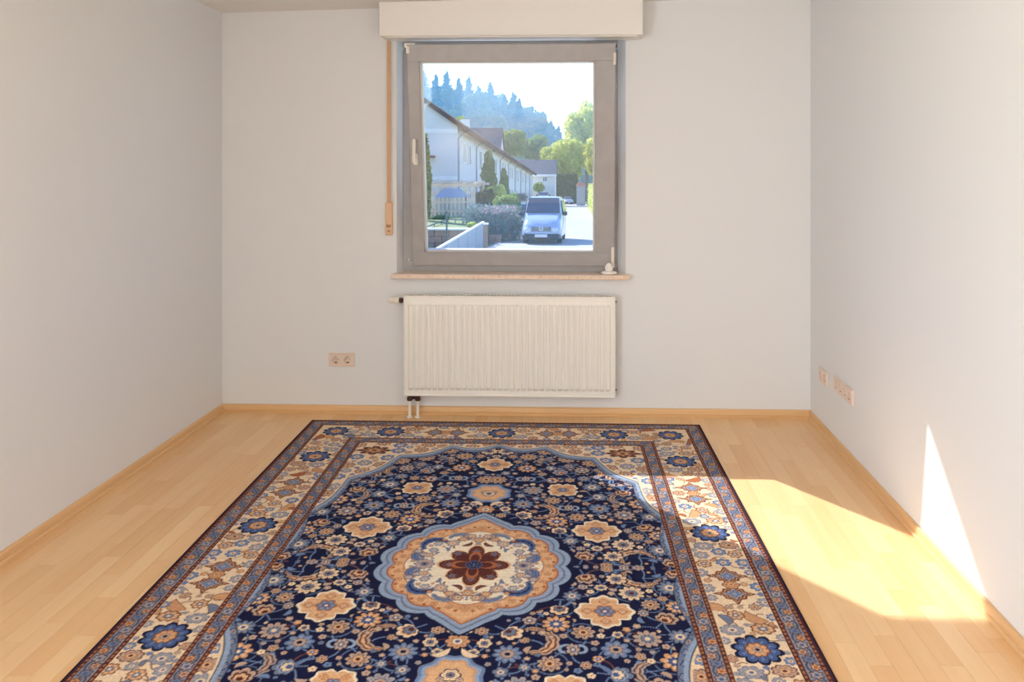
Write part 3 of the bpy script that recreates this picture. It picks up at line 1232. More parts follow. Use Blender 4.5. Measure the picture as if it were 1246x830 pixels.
# arabesques in the ivory ground
Q.sickle(0.155, 0.155, 0.05, -0.6, 2.6, 0.012, (K['slate'], K['blue'], K['blue'], K['ink']))
Q.sickle(0.20, 0.07, 0.035, -1.8, 1.4, 0.011, (K['tan'], K['blue'], K['steel'], K['blue']))
Q.sickle(0.07, 0.205, 0.04, 0.2, 3.3, 0.010, (K['grey'], K['slate'], K['steel'], K['slate']))
Q.stroke([(0.0, 0.1 + 0.012 * k) for k in range(13)], 0.005, K['blue'])
Q.vine((0.0, 0.22), (0.11, 0.12), 0.35, 0.004, K['slate'])
Q.vine((0.03, 0.245), (0.16, 0.19), -0.35, 0.004, K['brown'])
Q.rosette(0.185, 0.0, 0.037, 8, (K['slate'], K['dust'], K['grey'], K['slate'], K['maroon']))
Q.rosette(0.10, 0.17, 0.026, 7, (K['slate'], K['dust'], K['tan'], K['cream'], K['rust']))
Q.rosette(0.045, 0.232, 0.02, 6, (K['brown'], K['grey'], K['steel'], K['cream'], K['blue']))
Q.rosette(0.0, 0.20, 0.022, 6, (K['brown'], K['tan'], K['rust'], K['cream'], K['blue']))
Q.rosette(0.225, 0.10, 0.018, 6, (K['brown'], K['grey'], K['steel'], K['cream'], K['blue']))
Q.rosette(0.165, 0.105, 0.016, 6, (K['brown'], K['tan'], K['rust'], K['cream'], K['blue']))
tm = [(0, 0, 0.15), (0.185, 0.0, 0.037), (0.10, 0.17, 0.026), (0.0, 0.20, 0.022)]
for x, y, r in scatter(-0.005, 0.25, -0.005, 0.27, [0.019, 0.014, 0.010, 0.007], 0.003, lambda x, y, r: (x / 0.352) ** 2 + (y / 0.372) ** 2 < (0.69 - r / 0.36) ** 2, tm, 900):
    if rr_.rand() < 0.45:
        Q.leaf(x, y, r * 2.8, rr_.uniform(0, 6.28), r * 0.55, (K['blue'], K['slate'], K['tan'], K['brown'])[rr_.randint(4)])
    else:
        Q.rosette(x, y, r, 6, ((K['brown'], K['tan'], K['rust'], K['cream'], K['blue']), (K['slate'], K['grey'], K['steel'], K['cream'], K['blue']), (K['brown'], K['dust'], K['tan'], K['cream'], K['maroon']))[rr_.randint(3)])
# maroon cross flower at the centre
X, Y = UU / 0.135, VV / 0.155
d = np.hypot(X, Y)
t = np.arctan2(Y, X)
lob = 0.60 + 0.38 * np.abs(np.cos(4 * t)) ** 0.8 * (0.85 + 0.15 * np.cos(4 * t))
for q, c in ((1.06, K['apricot']), (0.99, K['maroon']), (0.90, K['brown']), (0.80, K['maroon'])):
    Q.put(full, (lob * q - d) / 0.016 + .5, c)
for x, y in ((0.09, 0.0), (0.0, 0.105), (0.07, 0.085)):
    Q.rosette(x, y, 0.022, 5, (K['maroon'], K['brown'], K['slate'], K['slate'], K['maroon']))
st4 = np.clip((0.55 * np.abs(np.cos(2 * t)) ** 1.5 + 0.12 - d) / 0.02 + .5, 0, 1)
Q.put(full, st4, K['rust'])
Q.put(full, (0.42 * np.abs(np.cos(2 * t)) ** 1.8 + 0.1 - d) / 0.02 + .5, K['maroon'])
Q.rosette(0, 0, 0.03, 8, (K['blue'], K['ink'], K['slate'], K['navy'], K['steel']))

# mirror the quarter into the whole rug
C = Cloth(U1, V1, K['navy'])
top = np.concatenate([Q.c[:, ::-1], Q.c], 1)
C.c[NV // 2:] = top
C.c[:NV // 2] = top[::-1]

# borders
UF, VF = np.meshgrid(U1, V1)
eu, ev = RW - np.abs(UF), RL - np.abs(VF)
E = np.minimum(eu, ev)
side = eu < ev
S = np.where(side, VF, UF)
allsl = (slice(0, NV), slice(0, NU))
INNER = 0.372


def band(lo, hi, col):
    s = 0.002
    C.put(allsl, np.minimum((E - lo) / s + .5, (hi - E) / s + .5), col)


band(-1, INNER, K['brown'])
band(0.093, 0.293, K['cream'])


def guard(lo, hi, per, ph):
    mid, hw_ = (lo + hi) / 2, (hi - lo) / 2
    band(lo, hi, K['slate'] * 0.55 + K['grey'] * 0.45)
    z = (E - mid) / hw_
    inside = (np.abs(z) < 1)
    q = ((S + ph) / per) % 1.0
    wave = np.abs(z - 0.7 * np.sin(2 * PI * q * 1))
    C.put(allsl, inside * np.clip((0.16 - wave) / 0.08 + .5, 0, 1), K['ink'] * 0.6 + K['slate'] * 0.4)
    for c0, col, hc, rr, sgn in ((0.25, K['tan'], K['rust'], 0.017, -0.35), (0.75, K['dust'], K['rust'], 0.017, 0.35), (0.5, K['slate'], K['blue'], 0.02, 0.0), (0.0, K['grey'], K['blue'], 0.02, 0.0)):
        dq = ((q - c0 + 0.5) % 1.0 - 0.5) * per
        de = (z - sgn) * hw_
        dd = np.hypot(dq, de)
        an = np.arctan2(de, dq)
        r_ = rr * (1 + 0.15 * np.cos(6 * an))
        C.put(allsl, inside * np.clip((r_ - dd) / SOFT + .5, 0, 1), K['ink'] * 0.5 + K['brown'] * 0.5)
        C.put(allsl, inside * np.clip((r_ - 0.004 - dd) / SOFT + .5, 0, 1), col)
        C.put(allsl, inside * np.clip((0.007 - dd) / SOFT + .5, 0, 1), hc)


guard(0.024, 0.075, 0.15, 0.02)
guard(0.309, 0.355, 0.15, 0.05)
for lo, hi in ((0.011, 0.023), (0.078, 0.091), (0.295, 0.307), (0.358, 0.370)):
    band(lo - 0.002, hi + 0.002, K['maroon'])
    q = (S / 0.022) % 1.0
    z = np.abs(E - (lo + hi) / 2)
    C.put(allsl, (z < 0.0035) * (q < 0.55) * 0.75, K['rust'] * 0.7 + K['tan'] * 0.3)
band(-1, 0.010, K['navy'] * 0.6 + K['maroon'] * 0.4)

# main border motifs, mirrored across the long axis
C.lim = np.clip(np.minimum((E - 0.0935), (0.2925 - E)) / 0.002, 0, 1)
MID = 0.193
ROS = (K['ink'], K['blue'], K['steel'], K['apricot'], K['slate'])


def both(fn, s, off, is_side, end=1):
    """call fn(x, y, mx) on the border: s along it, off across it (towards the field)"""
    if is_side:
        for m in (-1, 1):
            fn(m * (RW - MID - off), s, 0)
    else:
        fn(s, end * (RL - MID - off), 1)


def palmette(x, y, r):
    C.rosette(x, y, r, 10, ROS, 0.2, 0.13)
    C.rosette(x, y, r * 0.5, 8, (K['brown'], K['tan'], K['apricot'], K['dust'], K['ink']), 0.2, 0.15)


sets = [(True, 1, [-1.30, -0.50, 0.30, 1.10], [-0.90, -0.11, 0.70], 1.40)] + [(False, e_, [-0.62, 0.0, 0.62], [-0.31, 0.31], 0.86) for e_ in (-1, 1)]
for is_side, end, ros, dia, lim_s in sets:
    tkn = []
    for s in ros:
        tkn += [(s, 0.0, 0.072), (s + 0.105, 0.055, 0.034), (s - 0.105, -0.055, 0.034), (s + 0.115, -0.045, 0.03), (s - 0.115, 0.045, 0.03)]
    for s in dia:
        tkn += [(s + 0.07, 0, 0.062), (s - 0.07, 0, 0.062)]
    items = scatter(-lim_s, lim_s, -0.095, 0.095, [0.028, 0.02, 0.014, 0.010], 0.004, lambda x, y, r: True, tkn, 1300 if is_side else 800)
    for i, (s, o, r) in enumerate(items):
        both(lambda x, y, h_: C.vine((x, y), (x + rr_.uniform(-.06, .06), y + rr_.uniform(-.06, .06)), 0.5, 0.0022, K['brown']), s, o, is_side, end)
    for i, (s, o, r) in enumerate(items):
        kind = rr_.randint(5)
        a = rr_.uniform(0, 6.28)
        if kind < 1:
            cl = (K['rust'], K['tan'], K['apricot'] * 0.6 + K['rust'] * 0.4, K['slate'])[rr_.randint(4)]
            both(lambda x, y, h_: C.leaf(x, y, r * 3.0, a, r * 0.75, cl, K['brown']), s, o, is_side, end)
        else:
            pl = CP[rr_.randint(4)]
            both(lambda x, y, h_: C.rosette(x, y, r, 7, pl, a), s, o, is_side, end)
    for s in ros:
        both(lambda x, y, h_: palmette(x, y, 0.075), s, 0.0, is_side, end)
        for ds, do, pal in ((0.105, 0.055, CP[1]), (-0.105, -0.055, CP[0]), (0.115, -0.045, CP[2]), (-0.115, 0.045, CP[1])):
            both(lambda x, y, h_: C.rosette(x, y, 0.034, 8, pal, 0.4, 0.12, 1.15, 0.9), s + ds, do, is_side, end)
    for s in dia:
        for ds in (-0.062, 0.062):
            both(lambda x, y, h_: C.diamond(x, y, *((0.066, 0.060) if not h_ else (0.060, 0.066)),
                                            (K['brown'], K['brown'], K['tan'], K['brown'], K['grey'], K['blue'], K['steel'], K['grey']),
                                            (1.05, 0.97, 0.86, 0.76, 0.6, 0.42, 0.36, 0.14)), s + ds, 0.0, is_side, end)
        both(lambda x, y, h_: C.rosette(x, y, 0.030, 6, (K['brown'], K['tan'], K['rust'], K['apricot'], K['rust'])), s, 0.0, is_side, end)
    if is_side:
        for m in (-1, 1):
            for e_ in (-1, 1):
                palmette(m * (RW - MID), e_ * (RL - MID), 0.07)
C.lim = None

# yarn tone variation, knot by knot and in faint weft bands
tone = 1 + 0.10 * rr_.randn(NV, NU) + 0.05 * np.repeat(rr_.randn(NV, 1), NU, 1)
RUGCOL = np.clip(C.c * np.clip(tone, 0.6, 1.4)[..., None], 0.003, 0.9)

# pile mesh: one vertex per knot, laid out between the four measured corners
s_ = ((UF + RW) / (2 * RW))[..., None]
t_ = ((VF + RL) / (2 * RL))[..., None]
cn = {k: np.array(RUG[k]) for k in RUG}
XY = (1 - t_) * ((1 - s_) * cn['fl'] + s_ * cn['fr']) + t_ * ((1 - s_) * cn['bl'] + s_ * cn['br'])
pile_h = 0.0085
Z = pile_h + 0.00035 * rr_.randn(NV, NU) + 0.0006 * np.sin(UF * 3.1 + 1) * np.sin(VF * 2.3)
edge = np.clip(E / 0.006, 0, 1)
Z = Z * (0.55 + 0.45 * edge)
RUGC = Vector(((cn['fl'] + cn['br']) / 2).tolist())
co = np.concatenate([XY - np.array(RUGC), Z[..., None]], 2).reshape(-1, 3).astype(np.float32)
idx = np.arange(NU * NV).reshape(NV, NU)
quads = np.stack([idx[:-1, :-1], idx[:-1, 1:], idx[1:, 1:], idx[1:, :-1]], -1).reshape(-1, 4)
me = bpy.data.meshes.new('pile')
me.vertices.add(len(co))
me.vertices.foreach_set('co', co.ravel())
me.loops.add(quads.size)
me.loops.foreach_set('vertex_index', quads.ravel().astype(np.int32))
me.polygons.add(len(quads))
me.polygons.foreach_set('loop_start', np.arange(0, quads.size, 4, dtype=np.int32))
me.polygons.foreach_set('loop_total', np.full(len(quads), 4, dtype=np.int32))
me.polygons.foreach_set('use_smooth', np.ones(len(quads), dtype=bool))
at = me.attributes.new('yarn', 'FLOAT_COLOR', 'POINT')
at.data.foreach_set('color', np.concatenate([RUGCOL, np.ones((NV, NU, 1))], 2).astype(np.float32).ravel())
me.update()
m = bpy.data.materials.new('knotted_wool')
m.use_nodes = True
nt = m.node_tree
bs = nt.nodes['Principled BSDF']
bs.inputs['Roughness'].default_value = 0.95
bs.inputs['Specular IOR Level'].default_value = 0.1
bs.inputs['Sheen Weight'].default_value = 0.02
bs.inputs['Sheen Roughness'].default_value = 0.5
an_ = nt.nodes.new('ShaderNodeAttribute')
an_.attribute_name = 'yarn'
nt.links.new(an_.outputs['Color'], bs.inputs['Base Color'])
me.materials.append(m)
rug = empty('rug', (RUGC.x, RUGC.y, 0))
tag(rug, 'navy and cream oriental rug with a scalloped central medallion on the parquet', 'rug')
link('pile', me, rug)
M['binding'] = mat('dark_rug_binding', (44, 34, 46), 0.95, spec=0.1, bump=(700, 0.5, 0.001))
cs_ = [Vector((*(RUG[k] - RUGC), 0.0043)) for k in ('fl', 'fr', 'br', 'bl')]
b = MB()
for i in range(4):
    b.tube([cs_[i], cs_[(i + 1) % 4]], 0.0043, 8)
wpart(b, 'binding', M['binding'], rug, 60)
# ------------------------------------------------------------------ outside


def gz(y):
    return -0.67 - 0.035 * y


def leafmat(name, c0, c1, trans=0.35, scale=0.8):
    m = bpy.data.materials.new(name)
    m.use_nodes = True
    nt = m.node_tree
    nt.nodes.clear()
    L = nt.links
    out = nt.nodes.new('ShaderNodeOutputMaterial')
    df = nt.nodes.new('ShaderNodeBsdfDiffuse')
    tl = nt.nodes.new('ShaderNodeBsdfTranslucent')
    mx = nt.nodes.new('ShaderNodeMixShader')
    mx.inputs[0].default_value = trans
    geo = nt.nodes.new('ShaderNodeNewGeometry')
    oi = nt.nodes.new('ShaderNodeObjectInfo')
    n = nt.nodes.new('ShaderNodeTexNoise')
    n.inputs['Scale'].default_value = scale
    n.inputs['Detail'].default_value = 3
    L.new(geo.outputs['Position'], n.inputs['Vector'])
    a = nt.nodes.new('ShaderNodeMath')
    a.operation = 'MULTIPLY_ADD'
    a.inputs[1].default_value = 0.35
    L.new(oi.outputs['Random'], a.inputs[0])
    L.new(n.outputs['Fac'], a.inputs[2])
    rp = nt.nodes.new('ShaderNodeValToRGB')
    rp.color_ramp.elements[0].position = 0.35
    rp.color_ramp.elements[1].position = 0.9
    rp.color_ramp.elements[0].color = (*lin(c0), 1)
    rp.color_ramp.elements[1].color = (*lin(c1), 1)
    L.new(a.outputs[0], rp.inputs[0])
    L.new(rp.outputs[0], df.inputs[0])
    L.new(rp.outputs[0], tl.inputs[0])
    L.new(df.outputs[0], mx.inputs[1])
    L.new(tl.outputs[0], mx.inputs[2])
    L.new(mx.outputs[0], out.inputs[0])
    return m


M['leaf_bright'] = leafmat('bright_foliage', (182, 204, 104), (226, 230, 148), 0.5)
M['leaf_mid'] = leafmat('green_foliage', (120, 156, 92), (172, 196, 116), 0.45)
M['leaf_dark'] = leafmat('dark_foliage', (52, 92, 66), (92, 128, 84), 0.3, 2.0)
M['leaf_cypress'] = leafmat('cypress_foliage', (66, 108, 70), (134, 160, 90), 0.3, 2.5)
M['leaf_lavender'] = leafmat('lavender_foliage', (116, 142, 138), (172, 178, 174), 0.35, 3.0)
M['petal'] = leafmat('pink_blossom', (196, 150, 170), (224, 190, 196), 0.4, 3.0)
M['leaf_hill'] = leafmat('wood_foliage', (60, 92, 66), (128, 150, 84), 0.3, 0.05)
M['leaf_pine'] = leafmat('pine_foliage', (44, 78, 66), (76, 106, 80), 0.25, 0.05)
M['bark'] = mat('bark', (96, 84, 72), 0.9, bump=(12, 0.5, 0.02))
M['road'] = mat('pale_asphalt', (176, 174, 170), 0.85, var=(0.8, (190, 188, 184), 0.35, 0.7), bump=(30, 0.2, 0.01))
M['ground'] = mat('lawn', (120, 140, 84), 0.95, var=(0.5, (140, 150, 100), 0.35, 0.7))
M['hill'] = mat('wood_floor', (70, 92, 62), 0.95, var=(0.05, (96, 112, 70), 0.35, 0.7))
M['render'] = mat('white_render', (226, 226, 226), 0.9, bump=(6, 0.1, 0.01))
M['bandw'] = mat('white_band', (244, 244, 242), 0.85)
M['roof'] = mat('grey_roof', (84, 98, 110), 0.8, spec=0.2, var=(1.5, (98, 110, 120), 0.35, 0.7), bump=(8, 0.4, 0.02))
M['verge'] = mat('dark_verge_board', (44, 44, 50), 0.8, spec=0.2)
M['pipe'] = mat('zinc_pipe', (160, 166, 174), 0.5, metal=0.2)
M['pane'] = mat('house_window_glass', (110, 128, 150), 0.1, spec=0.8)
M['timber'] = mat('pale_timber', (232, 208, 184), 0.7, var=(3, (218, 190, 164), 0.35, 0.7))
M['concrete'] = mat('pale_concrete', (190, 188, 184), 0.9, var=(3, (174, 172, 168), 0.35, 0.7))
M['brick'] = mat('pinkish_block', (188, 152, 134), 0.9, var=(6, (170, 134, 118), 0.35, 0.7))
M['rail'] = mat('grey_green_rail', (96, 120, 120), 0.5, metal=0.3)
M['sheet'] = mat('grey_fence_sheet', (176, 182, 186), 0.6)
M['tyre'] = mat('tyre', (40, 40, 44), 0.8)
M['carglass'] = mat('car_glass', (56, 72, 92), 0.06, spec=0.9)
M['lamp'] = mat('clear_headlamp', (226, 228, 226), 0.15)
M['plate'] = mat('number_plate', (238, 238, 232), 0.5)
M['trim'] = mat('black_trim', (52, 56, 62), 0.5)
M['tiles'] = mat('red_tiles', (176, 112, 92), 0.8)

# ground, street
b = MB()
for y0, y1 in ((YO + 0.02, 200), (200, 700)):
    b.add([(-400, y0, gz(y0)), (400, y0, gz(y0)), (400, y1, gz(y1)), (-400, y1, gz(y1))], [(0, 1, 2, 3)])
b.add([(-400, -60, gz(YO)), (400, -60, gz(YO)), (400, YO + 0.02, gz(YO + .02)), (-400, YO + 0.02, gz(YO + .02))], [(0, 1, 2, 3)])
struct(b.build('ground', M['ground']))


def strip(name, poly, dz, m):
    n = len(poly)
    top = [(x, y, gz(y) + dz) for x, y in poly]
    bot = [(x, y, gz(y) - 0.2) for x, y in poly]
    bb = MB()
    bb.add(top + bot, [tuple(range(n))] + [(i, (i + 1) % n, n + (i + 1) % n, n + i) for i in range(n)])
    return bb.build(name, m)


struct(strip('street', [(-3.3, 5.6), (1.7, 5.6), (1.15, 60), (0.8, 168), (-4.4, 168), (-3.4, 90), (-3.4, 35.2)], 0.03, M['road']))
struct(strip('forecourt', [(-3.65, 5.6), (-3.3, 5.6), (-3.4, 35.2), (-3.65, 35.2)], 0.05, M['concrete']))
struct(strip('verge_strip', [(1.7, 5.6), (2.1, 5.6), (1.45, 60), (1.1, 168), (0.8, 168), (1.15, 60)], 0.08, M['concrete']))


# ---- foliage
def leaf_shape(n, sampler, size, seed):
    """n small leaf quads; sampler(rs, n) -> points, outward normals"""
    rs = np.random.RandomState(seed)
    P, N = sampler(rs, n)
    D = N * 0.8 + rs.randn(n, 3) * 0.7
    D /= np.linalg.norm(D, axis=1)[:, None]
    A = np.cross(D, rs.randn(n, 3))
    A /= np.linalg.norm(A, axis=1)[:, None]
    B = np.cross(D, A)
    s = size * rs.uniform(0.6, 1.25, n)[:, None]
    V = np.stack([P - A * s, P + B * s * 0.6, P + A * s, P - B * s * 0.6], 1).reshape(-1, 3)
    return V, np.arange(n * 4).reshape(-1, 4)


def blobs_sampler(blobs, thick=0.42):
    B = np.array(blobs, float)         # x y z rx ry rz

    def f(rs, n):
        w = (B[:, 3] * B[:, 5]) + 1e-6
        k = rs.choice(len(B), n, p=w / w.sum())
        d = rs.randn(n, 3)
        d /= np.linalg.norm(d, axis=1)[:, None]
        r = 1 - thick * rs.rand(n) ** 1.5
        return B[k, :3] + d * B[k, 3:6] * r[:, None], d
    return f


def box_sampler(x0, x1, y0, y1, z0, z1, bump=0.12):
    def f(rs, n):
        a = np.array([(y1 - y0) * (z1 - z0)] * 2 + [(x1 - x0) * (z1 - z0)] * 2 + [(x1 - x0) * (y1 - y0) * 1.3])
        k = rs.choice(5, n, p=a / a.sum())
        u, v = rs.rand(n), rs.rand(n)
        P = np.zeros((n, 3))
        N = np.zeros((n, 3))
        P[:, 0] = np.where(k == 0, x0, np.where(k == 1, x1, x0 + u * (x1 - x0)))
        P[:, 1] = np.where(k == 2, y0, np.where(k == 3, y1, np.where(k < 2, y0 + u * (y1 - y0), y0 + v * (y1 - y0))))
        P[:, 2] = np.where(k == 4, z1, z0 + v * (z1 - z0))
        P += rs.randn(n, 3) * bump
        N[k == 0, 0] = -1
        N[k == 1, 0] = 1
        N[k == 2, 1] = -1
        N[k == 3, 1] = 1
        N[k == 4, 2] = 1
        P[:, 2] = np.maximum(P[:, 2], z0)
        return P, N
    return f


def ico(sub=2):
    import bmesh
    bm = bmesh.new()
    bmesh.ops.create_icosphere(bm, subdivisions=sub, radius=1)
    v = np.array([p.co[:] for p in bm.verts])
    f = [[q.index for q in g.verts] for g in bm.faces]
    bm.free()
    return v, f


ICO = ico(2)


def foliage_mesh(name, m, n, sampler, size, seed, cores=(), extra=None):
    V, F = leaf_shape(n, sampler, size, seed)
    vs = V.tolist()
    fs = F.tolist()
    for c in cores:
        o = len(vs)
        vs += (ICO[0] * np.array(c[3:6]) * 0.68 + np.array(c[:3])).tolist()
        fs += [[i + o for i in f] for f in ICO[1]]
    if extra:
        o = len(vs)
        vs += [list(p) for p in extra.v]
        fs += [[i + o for i in f] for f in extra.f]
    me = bpy.data.meshes.new(name)
    me.from_pydata(vs, [], fs)
    me.materials.append(m)
    return me


def crown_blobs(rx, rz, n, seed):
    rs = random.Random(seed)
    out = [(0, 0, 0, rx * 0.72, rx * 0.72, rz * 0.75)]
    for k in range(n):
        a = 2 * PI * k / n * 2.4
        h = -0.6 + 1.35 * k / n
        q = math.sqrt(max(0.1, 1 - h * h)) * 0.68
        r = rs.uniform(0.30, 0.45)
        out.append((rx * q * math.cos(a), rx * q * math.sin(a), rz * h * 0.75, rx * r, rx * r, rz * r))
    return out


def tree(name, label, px, py, dist, rpx, rpy, m, n, size, seed, group=None, base=None, nb=11, cat='tree'):
    """px,py: crown centre in the photograph, dist: distance along the street axis; sizes in pixels"""
    p = on_y(px, py, dist)
    rx, rz = rpx * dist / FPX, rpy * dist / FPX
    g = gz(dist) if base is None else base
    t = empty(name, (p.x, dist, g))
    tag(t, label, cat, group)
    bl = crown_blobs(rx, rz, nb, seed)
    bl = [(a, b_, c + p.z - g, d, e_, f) for a, b_, c, d, e_, f in bl]
    me = foliage_mesh('foliage', m, n, blobs_sampler(bl), size, seed, bl)
    link('foliage', me, t)
    mb = MB()
    r0 = max(0.05, rx * 0.07)
    mb.tube([(0, 0, -0.1), (0.05, 0, (p.z - g) * 0.5), (0, 0.05, p.z - g)], [r0 * 1.4, r0, r0 * 0.5], 8)
    mb.build('trunk', M['bark'], t, True)
    return t


def cypress(label, px, pyt, pyb, dist, wpx, m, seed, base=None):
    top = on_y(px, pyt, dist)
    g = gz(dist) if base is None else base
    h = top.z - g
    r = wpx * dist / FPX / 2
    t = empty('cypress', (top.x, dist, g))
    tag(t, label, 'tree')
    bl = []
    for k in range(9):
        q = (k + 0.5) / 9
        w_ = r * (0.45 + 1.0 * math.sin(PI * min(1.0, 0.2 + q * 0.8)) ** 0.9) * 0.72
        bl.append((0.08 * r * math.sin(k * 2), 0.08 * r * math.cos(k * 3), 0.1 + h * q * 0.93, w_, w_, h * 0.11))
    me = foliage_mesh('foliage', m, 2600, blobs_sampler(bl, 0.2), 0.10, seed, bl)
    link('foliage', me, t)
    MB().tube([(0, 0, -0.05), (0, 0, h * 0.6)], [0.09, 0.05], 8).build('trunk', M['bark'], t)
    return t


# ---- terraced garden, left
GT = -1.15
gt_ = MB().box((-16, 33.2, gz(50) - 0.2), (-4.05, 49.6, GT)).build('garden_terrace', M['ground'])
struct(gt_)
tw = empty('terrace_wall', (-6.6, 33.0, gz(33)))
tag(tw, 'low pinkish block wall with pale capping holding up the raised garden', 'wall')
hgt = GT - gz(33)
for r_ in range(3):
    for k in range(9):
        x = -2.9 + k * 0.6 + (0.3 if r_ % 2 else 0)
        z0 = -0.1 + r_ * (hgt + 0.1) / 3
        MB().cbox((x + 0.008, -0.12 - 0.01 * ((k * 7 + r_ * 3) % 3), z0 + 0.006), (x + 0.592, 0.22, z0 + (hgt + 0.1) / 3 - 0.006), 0.012).build('block', M['brick'], tw)
MB().cbox((-3.0, -0.2, hgt), (2.62, 0.35, hgt + 0.07), 0.01).build('capping', M['bandw'], tw)

# picket fence
FY = 41.0
f0, f1 = on_y(524, 250, FY), on_y(574, 250, FY)
ft = on_y(550, 240.5, FY).z
fence = empty('picket_fence', ((f0.x + f1.x) / 2, FY, GT))
tag(fence, 'pale timber picket fence in front of the pergola', 'fence')
NP = 11
half = (f1.x - f0.x) / 2
for k in range(NP):
    x = -half + 2 * half * k / (NP - 1)
    hp = ft - GT
    mb = MB().prism([(-0.058, 0.05), (0.058, 0.05), (0.058, hp - 0.05), (0.03, hp), (-0.03, hp), (-0.058, hp - 0.05)], T(x, 0.03, 0) @ RX(R(90)), 0.025)
    mb.build('picket', M['timber'], fence)
for z in (0.25, (ft - GT) - 0.28):
    MB().cbox((-half - 0.1, 0.03, z), (half + 0.1, 0.07, z + 0.09), 0.005).build('rail', M['timber'], fence)

# pergola
PY = 42.5
q0, q1 = on_y(525.5, 231, PY), on_y(577, 226, PY)
per = empty('pergola', (0, PY, GT))
tag(per, 'timber pergola with braced posts behind the picket fence', 'pergola')
bz = q1.z - GT - 0.06
for x in (q0.x, q1.x):
    MB().cbox((x - 0.06, -0.06, 0), (x + 0.06, 0.06, bz), 0.008).build('post', M['timber'], per)
    s = 1 if x == q0.x else -1
    MB().tube([(x, 0, bz - 0.52), (x + s * 0.5, 0, bz - 0.02)], 0.045, 4).build('brace', M['timber'], per)
MB().cbox((q0.x - 0.35, -0.07, bz), (q1.x + 0.35, 0.07, bz + 0.14), 0.01).build('beam', M['timber'], per)
for x in (q0.x, q1.x):
    MB().cbox((x - 0.06, 3.94, 0), (x + 0.06, 4.06, bz), 0.008).build('post', M['timber'], per)
MB().cbox((q0.x - 0.35, 3.93, bz), (q1.x + 0.35, 4.07, bz + 0.14), 0.01).build('beam', M['timber'], per)
for k in range(5):
    x = q0.x + (q1.x - q0.x) * k / 4
    MB().cbox((x - 0.04, -0.4, bz + 0.14), (x + 0.04, 4.4, bz + 0.24), 0.006).build('rafter', M['timber'], per)
# garden shed behind it
sh0, sh1 = on_y(529, 230, 44.5), on_y(566, 230, 44.5)
shed = empty('garden_shed', ((sh0.x + sh1.x) / 2, 44.5, GT))
tag(shed, 'small shed with blue grey roof under the pergola', 'shed')
hw_ = (sh1.x - sh0.x) / 2
ze = on_y(550, 240.5, 44.5).z - GT
zr = on_y(550, 230.5, 44.5).z - GT
MB().cbox((-hw_ + 0.06, 0, 0), (hw_ - 0.06, 1.2, ze), 0.01).build('wall', M['concrete'], shed)
mb = MB()
mb.add([(-hw_, -0.1, ze), (hw_, -0.1, ze), (hw_, 1.3, ze), (-hw_, 1.3, ze), (-hw_ * 0.62, 0.5, zr), (hw_ * 0.62, 0.5, zr), (hw_ * 0.62, 0.75, zr), (-hw_ * 0.62, 0.75, zr)],
       [(0, 3, 2, 1), (4, 5, 6, 7), (0, 1, 5, 4), (1, 2, 6, 5), (2, 3, 7, 6), (3, 0, 4, 7)])
mb.build('roof', mat('blue_grey_roof', (146, 172, 194), 0.5), shed)

# thin garden railing on the terrace wall
rl = empty('garden_railing', (-5.9, 34.0, GT))
tag(rl, 'thin grey green garden railing standing behind the terrace wall', 'railing')
pts = [on_y(519, 276, 33.6), on_y(545, 266.5, 37.5), on_y(573, 268.5, 35.3)]
loc = [p - Vector((-5.9, 34.0, GT)) for p in pts]
MB().tube(loc, 0.028, 8).build('handrail', M['rail'], rl)
for k in range(7):
    t = k / 6
    p = loc[0].lerp(loc[1], t * 2) if t < 0.5 else loc[1].lerp(loc[2], t * 2 - 1)
    MB().tube([(p.x, p.y, 0.0), (p.x, p.y, p.z + 0.02)], 0.022, 6).build('post', M['rail'], rl)

pole = empty('steel_pole', (*on_y(543.5, 290, 31.0).xy, gz(31)))
tag(pole, 'slim dark steel pole between grey fence and terrace wall', 'pole')
tp = on_y(543.5, 257, 31.0).z - gz(31)
MB().tube([(0, 0, 0), (0, 0, tp)], 0.035, 10).build('shaft', M['rail'], pole)
MB().lathe([(0.09, 0), (0.09, 0.015), (0.05, 0.03)], T(0, 0, 0), 12).build('foot', M['rail'], pole)

# grey sheet fence along the forecourt
xf = -3.8
gf = empty('sheet_fence', (xf, 24, gz(24)))
tag(gf, 'grey metal sheet fence with white capping along the forecourt', 'fence')
ztop = -0.76 - gz(24)
for k in range(8):
    y0, y1 = -9.5 + k * 2.15, -9.5 + (k + 1) * 2.15
    y1 = min(y1, 7.75)
    prof = []
    n = 24
    mb = MB()
    for i in range(n + 1):
        y = y0 + 0.03 + (y1 - y0 - 0.06) * i / n
        x = 0.012 * (1 if i % 4 < 2 else -1)
        g = gz(24 + y) - gz(24)
        mb.v += [(x, y, g + 0.02), (x, y, ztop), (x - 0.006, y, g + 0.02), (x - 0.006, y, ztop)]
    for i in range(n):
        o = i * 4
        mb.f += [(o, o + 4, o + 5, o + 1), (o + 2, o + 3, o + 7, o + 6), (o + 1, o + 5, o + 7, o + 3)]
    mb.build('sheet_panel', M['sheet'], gf)
    MB().cbox((-0.03, y0 - 0.03, gz(24 + y0) - gz(24)), (0.03, y0 + 0.03, ztop + 0.02), 0.005).build('post', M['sheet'], gf)
MB().cbox((-0.05, -9.55, ztop), (0.05, 7.8, ztop + 0.05), 0.008).build('capping', M['bandw'], gf)
ep = empty('gate_pillar', (xf, 24 + 7.95, gz(32)))
tag(ep, 'pale stone pillar at the street end of the grey fence', 'pillar')
hp = on_y(587, 271.5, 31.9).z - gz(32)
MB().cbox((-0.14, -0.14, 0), (0.14, 0.14, hp - 0.07), 0.01).build('shaft', M['brick'], ep)
MB().cbox((-0.18, -0.18, hp - 0.07), (0.18, 0.18, hp), 0.015).build('cap', M['bandw'], ep)


